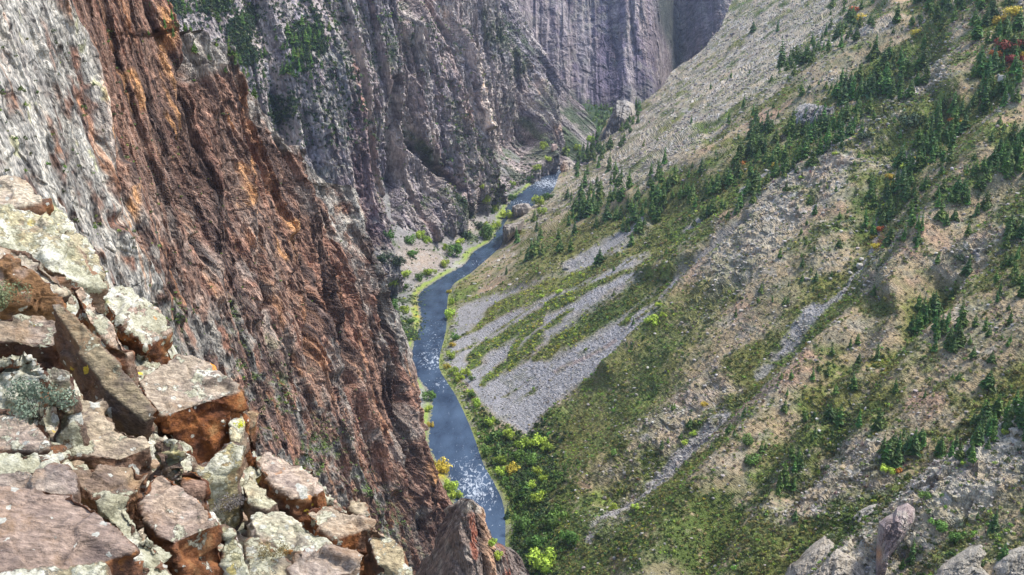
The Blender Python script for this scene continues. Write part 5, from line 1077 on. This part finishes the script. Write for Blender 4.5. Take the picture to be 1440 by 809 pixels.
_g = G[12:-6, 8:-8]; scatter('loose_stones', _g, 2600, np.ones(_g.shape[:2]), lambda p, r: .012+r.random(len(p))**4*.07, (np.random.default_rng(3).random(_g.shape[:2]) < .5).astype(int), [[rock_arrays(70+i, (.40, .36, .28)) for i in range(5)], [rock_arrays(80+i, (.24, .17, .12)) for i in range(4)]], M_ROCKS2, 77, hue=.03)
for nm_, lb_, pl_, kw_ in BL:
    if nm_ == 'rock_slab': kw_.setdefault('cat', 'rock slab')
    block(nm_, lb_, pl_, **kw_)
# ---- plants rooted in the ledge
def sprig(name, label, u, v, k, r, n, col, leaf, cat, seed, tall=1.0):
    V_, T_, K_ = bush_arrays(random.Random(seed), n, col, tall, 9, leaf); me = raw_mesh('foliage', V_, T_, 3, K_); me.materials.append(M_LEAF)
    p = P(u, v, float(dG(u, v))*k); o = empty(name, tuple(p)); o.scale = (r, r, r); tag(o, label, cat)
    f = bpy.data.objects.new('foliage', me); COL.objects.link(f); f.parent = o
    SV = []; ST = []; rr = random.Random(seed+5)
    for i in range(14):
        a = rr.uniform(0, 6.28); q = rr.uniform(.2, .75); e = Vector((math.cos(a)*q, math.sin(a)*q, rr.uniform(.4, 1)*tall)); w_ = .014; j = len(SV)
        SV += [(-w_, 0, -.1), (w_, 0, -.1), (0, w_, -.1), tuple(e)]; ST += [(j, j+1, j+3), (j+1, j+2, j+3), (j+2, j, j+3)]
    sm = raw_mesh('stem', SV, ST, 3); sm.materials.append(M_BARK); s = bpy.data.objects.new('stem', sm); COL.objects.link(s); s.parent = o
sprig('sagebrush', 'grey-green sagebrush tuft growing in the joint at the left of the ledge', 56, 588, .90, .17, 1500, (.17, .22, .15), .045, 'sagebrush', 1, 1.1)
sprig('cushion_plant', 'dark brown dried cushion plant in the hollow right of the middle block', 321, 716, .93, .085, 900, (.13, .115, .105), .05, 'plant', 2, .7)
sprig('cushion_plant', 'reddish and green cushion plant near the bottom edge', 384, 782, .93, .085, 800, (.20, .17, .07), .05, 'plant', 3, .55)
sprig('sagebrush', 'pale twiggy tuft at the left edge under the iron-stained hollow', 6, 432, .91, .16, 900, (.18, .21, .10), .05, 'sagebrush', 4, .7)
sprig('lichen_clump', 'bright yellow lichen clump on the right corner of the largest block', 336, 602, .885, .042, 500, (.55, .60, .02), .07, 'lichen', 5, 1.2)
# ================================================================== OUTCROPS AT THE LOWER RIGHT AND BY THE RIVER
M_OUT = terrain_mat('pale_outcrop', .9, bdist=.5, bump=.9, lo=.6, hi=1.35)
def outcrop(name, label, poly, dmid, dedge, grain, tint, cat, S=.12, amp=.17, n=(-.2, -.9, .4), nr=100, pale=(.40, .36, .30), extra=None):
    """solid outcrop: front relief swelling towards the middle of the traced outline, closed by a back half"""
    poly = np.array(poly, float); c = poly.mean(0); m = 150
    seg = np.linalg.norm(np.roll(poly, -1, 0)-poly, axis=1); cs = np.concatenate([[0], np.cumsum(seg)]); q = np.linspace(0, cs[-1], m, endpoint=False)
    pp = np.concatenate([poly, poly[:1]]); bu = np.interp(q, cs, pp[:, 0]); bv = np.interp(q, cs, pp[:, 1]); rr = np.linspace(0, 1, nr)
    U = c[0]+(bu-c[0])[None]*rr[:, None]; V = c[1]+(bv-c[1])[None]*rr[:, None]
    if dmid is None:                                # hugging the slope
        hb = np.array([[(lambda h_: float(np.array(h_[0]) @ FWD) if h_[0] is not None else np.nan)(BVH_HILL.ray_cast(Vector((0, 0, 0)), Vector(rays(U[i, j], V[i, j])))) for j in range(m)] for i in range(nr)])
        hb = np.where(np.isnan(hb), np.nanmedian(hb), hb); dmid = 0
        D = hb-dedge*(1-rr[:, None]**3)+3*rr[:, None]**6; dedge = 0; D2 = (hb+3+dedge)[::-1]
    else:
        D = dmid+(dedge-dmid)*(rr[:, None]**3.6)+0*U; D2 = None
    G = P(U, V, D)
    D2 = dmid+(dedge-dmid)*(2-rr[::-1, None]**1.5)+0*U if D2 is None else D2; G2 = P(U[::-1], V[::-1], D2[::1]); G = np.concatenate([G, G2[1:]], 0)
    G1, f = wallface(G, grain, unit(n), amp, S, 44+len(label)); fall = np.concatenate([1-.6*rr**4, np.zeros(nr-1)])[:, None, None]
    _nn = unit(n); _b1, _e1, _ = blocks(G/(18*S), 3, 1.2); _b2, _e2, _ = blocks(G/(6*S), 4, 1.2); G1 = G1+((_b1*sstep(0, .1, _e1)*9+_b2*sstep(0, .12, _e2)*3.2)*S)[..., None]*_nn; G = G+(G1-G)*fall; G = np.concatenate([G, G[:, :1]], 1)
    n2 = fbm(G/(40*S), 4, 45); n3 = fbm(G/(12*S), 3, 46)
    C = np.broadcast_to(np.array(tint, F32), G.shape).copy(); C = mix(C, pale, sstep(-.1, .35, n2)*.8); C = mix(C, np.array(tint)*.35, sstep(.15, .4, -n2+.5*n3)*.7)
    if extra: C = mix(C, extra[0], blob(*project(G)[:2], extra[1], extra[2])*.9)
    me = raw_mesh(name, G, grid_quads(*G.shape[:2]), 4, C); me.materials.append(M_OUT); o = bpy.data.objects.new(name, me); COL.objects.link(o); tag(o, label, cat); return o
def hd(u, v): return float(solve_depth(np.array([float(u)]), np.array([float(v)]), h_right)[0])
outcrop('rock_pinnacle', 'leaning pinkish rock pinnacle split by a dark crack in the lower right', [(1236, 735), (1245, 727), (1256, 722), (1262, 712), (1276, 707), (1286, 715), (1287, 728), (1280, 742), (1268, 760), (1256, 775), (1244, 790), (1242, 815), (1230, 815), (1232, 780), (1233, 755)], hd(1250, 800)-26, hd(1250, 800)-8, (-.35, 0, -1), (.33, .26, .24), 'rock pinnacle', extra=((.55, .30, .15), (1236, 780), (5, 10)))
outcrop('rock_outcrop', 'blocky pinkish outcrop at the bottom edge left of the pinnacle', [(1098, 815), (1106, 795), (1122, 785), (1132, 772), (1148, 758), (1160, 750), (1172, 760), (1182, 772), (1200, 782), (1214, 795), (1226, 820), (1160, 850), (1098, 840)], None, 12, (-.2, 0, -1), (.38, .335, .265), 'outcrop', amp=.26, S=.2)
outcrop('rock_outcrop', 'pale sloping slab outcrop in the lower right corner with a tiny conifer', [(1305, 812), (1318, 795), (1340, 780), (1362, 766), (1380, 762), (1388, 776), (1378, 795), (1400, 815), (1380, 840), (1320, 840)], None, 7, (-.6, 0, -.6), (.35, .32, .26), 'outcrop', amp=.22, S=.18)
outcrop('rock_outcrop', 'sheer little orange and grey outcrop where the river bends', [(786, 262), (783, 250), (787, 236), (793, 226), (803, 225), (812, 234), (828, 238), (838, 242), (830, 256), (806, 262), (790, 272), (782, 282), (781, 270)], 1930, 1985, (0, 0, -1), (.27, .24, .215), 'outcrop', S=.5, amp=.7, extra=((.42, .27, .17), (790, 240), (7, 14)))
outcrop('rock_outcrop', 'flat-topped block-like outcrop squeezing the river', [(719, 300), (720, 290), (730, 287), (744, 287), (748, 293), (745, 303), (735, 309), (722, 311)], 1600, 1640, (0, 0, -1), (.26, .235, .22), 'outcrop', S=.4, amp=.6)
outcrop('rock_outcrop', 'low dark vertical-sided outcrop below the block-like one', [(707, 322), (708, 317), (722, 315), (738, 310), (734, 324), (722, 334), (712, 346), (708, 340)], 1450, 1500, (0, 0, -1), (.22, .195, .18), 'outcrop', S=.4, amp=.6)
outcrop('rock_outcrop', 'grey ribbed outcrop standing before the green shelf at the bend', [(838, 235), (832, 240), (836, 215), (846, 195), (856, 172), (862, 158), (868, 142), (880, 142), (892, 148), (896, 160), (884, 180), (876, 200), (862, 222), (850, 238)], 2010, 2060, (.1, 0, -1), (.27, .255, .235), 'outcrop', S=.8, amp=1.1)
outcrop('rock_outcrop', 'grey lumpy outcrop amid conifers in the middle of the slope', [(1112, 160), (1124, 148), (1142, 146), (1158, 150), (1176, 150), (1174, 162), (1160, 176), (1140, 180), (1118, 176)], None, 12, (-.3, 0, -1), (.30, .29, .28), 'outcrop', S=.35, amp=.4, nr=60)
outcrop('rock_outcrop', 'pale broken outcrop at the right edge of the lower corner ridge', [(1392, 800), (1402, 782), (1420, 770), (1444, 764), (1470, 770), (1480, 800), (1440, 822), (1404, 818)], None, 6, (-.4, 0, -1), (.36, .33, .27), 'outcrop', amp=.22, S=.18)
outcrop('rock_outcrop', 'small pale jagged outcrop just uphill behind the leaning pinnacle', [(1196, 730), (1206, 718), (1222, 710), (1236, 706), (1234, 718), (1220, 728), (1206, 738)], None, 5, (-.4, 0, -1), (.36, .34, .29), 'outcrop', amp=.22, S=.16, nr=60)
for (u, v, wp, hp, lab) in [(1209, 378, 15, 11, 'largest pale rounded boulder in the upper wash'), (1211, 366, 13, 7, 'flat pale boulder above the largest one in the wash'), (1196, 386, 7, 8, 'smallest pale boulder of three in the wash'),
     (1287, 236, 15, 18, 'tall pale boulder beside the golden bushes in the gully'), (1409, 117, 14, 20, 'white standing boulder near the red shrubs'), (1217, 577, 6, 10, 'small white boulder between two conifers on bare soil'), (1185, 167, 7, 6, 'small white boulder in the conifer belt'), (1300, 30+0, 5, 5, 'white stone under the upper rim trees'), (779, 212, 17, 18, 'pink rounded boulder over the white water')]:
    p = hit(u, v)
    if p is None: continue
    d = float(np.array(p) @ FWD); V_, T_, K_ = rock_arrays(int(u), (.36, .27, .24) if 'pink' in lab else (.42, .39, .33)); bm_ = None
    me = raw_mesh('boulder', V_*np.array([wp, wp*.9, hp*1.3], F32)*d/FPX/1.7, T_, 3, K_); me.materials.append(M_ROCKS)
    o = bpy.data.objects.new('boulder', me); COL.objects.link(o); o.location = (p[0], p[1], p[2]+hp*.25*d/FPX); o.rotation_euler = (.2, -.4, u); tag(o, lab, 'boulder')
# ================================================================== AIR
bm = bmesh.new(); bmesh.ops.create_cube(bm, size=1); me = bpy.data.meshes.new('haze'); bm.to_mesh(me); bm.free()
hz = bpy.data.objects.new('haze', me); COL.objects.link(hz); hz.scale = (19000, 22000, 560); hz.location = (0, 1500, -415+280); tag(hz, kind='stuff')
mh = bpy.data.materials.new('haze'); mh.use_nodes = True; nt = mh.node_tree; nt.nodes.remove(nt.nodes['Principled BSDF'])
pv = nt.nodes.new('ShaderNodeVolumePrincipled'); pv.inputs['Color'].default_value = (.62, .74, 1.0, 1); pv.inputs['Density'].default_value = .00003; pv.inputs['Anisotropy'].default_value = .2
nt.links.new(pv.outputs[0], nt.nodes['Material Output'].inputs['Volume']); me.materials.append(mh)
# ================================================================== LIGHT, SKY, CAMERA
w = bpy.data.worlds.new('World'); SC.world = w; w.use_nodes = True; nt = w.node_tree
sk = nt.nodes.new('ShaderNodeTexSky'); sk.sky_type = 'NISHITA'; sk.sun_disc = False
SUN_EL, SUN_AZ = math.radians(60), math.radians(80)     # azimuth measured clockwise from +Y (north)
sk.sun_elevation = SUN_EL; sk.sun_rotation = SUN_AZ; sk.dust_density = 2.0; sk.air_density = 1.0
nt.links.new(sk.outputs[0], nt.nodes['Background'].inputs[0]); nt.nodes['Background'].inputs[1].default_value = .15
sd = bpy.data.lights.new('sun', 'SUN'); sd.energy = 2.3; sd.angle = math.radians(7); sd.color = (1, .96, .90)
so = bpy.data.objects.new('sun', sd); COL.objects.link(so)
dirv = Vector((math.sin(SUN_AZ)*math.cos(SUN_EL), math.cos(SUN_AZ)*math.cos(SUN_EL), math.sin(SUN_EL)))
so.rotation_euler = dirv.to_track_quat('Z', 'Y').to_euler()
cd = bpy.data.cameras.new('camera'); cd.sensor_width = 36; cd.lens = 36*FPX/1440; cd.clip_start = .1; cd.clip_end = 20000
co = bpy.data.objects.new('camera', cd); COL.objects.link(co); co.location = (0, 0, 0); co.rotation_euler = (math.radians(90)-PITCH, 0, 0); SC.camera = co
SC.view_settings.view_transform = 'Standard'; SC.view_settings.look = 'None'; SC.view_settings.gamma = 1; SC.view_settings.use_curve_mapping = False
SC.view_settings.exposure = 1.2
SC.render.engine = 'CYCLES'
cy = SC.cycles; cy.max_bounces = 5; cy.volume_bounces = 0; cy.diffuse_bounces = 3; cy.glossy_bounces = 2; cy.transmission_bounces = 2; cy.caustics_reflective = False; cy.caustics_refractive = False
cy.use_denoising = True
try: cy.denoiser = 'OPENIMAGEDENOISE'; cy.denoising_prefilter = 'ACCURATE'
except Exception: pass
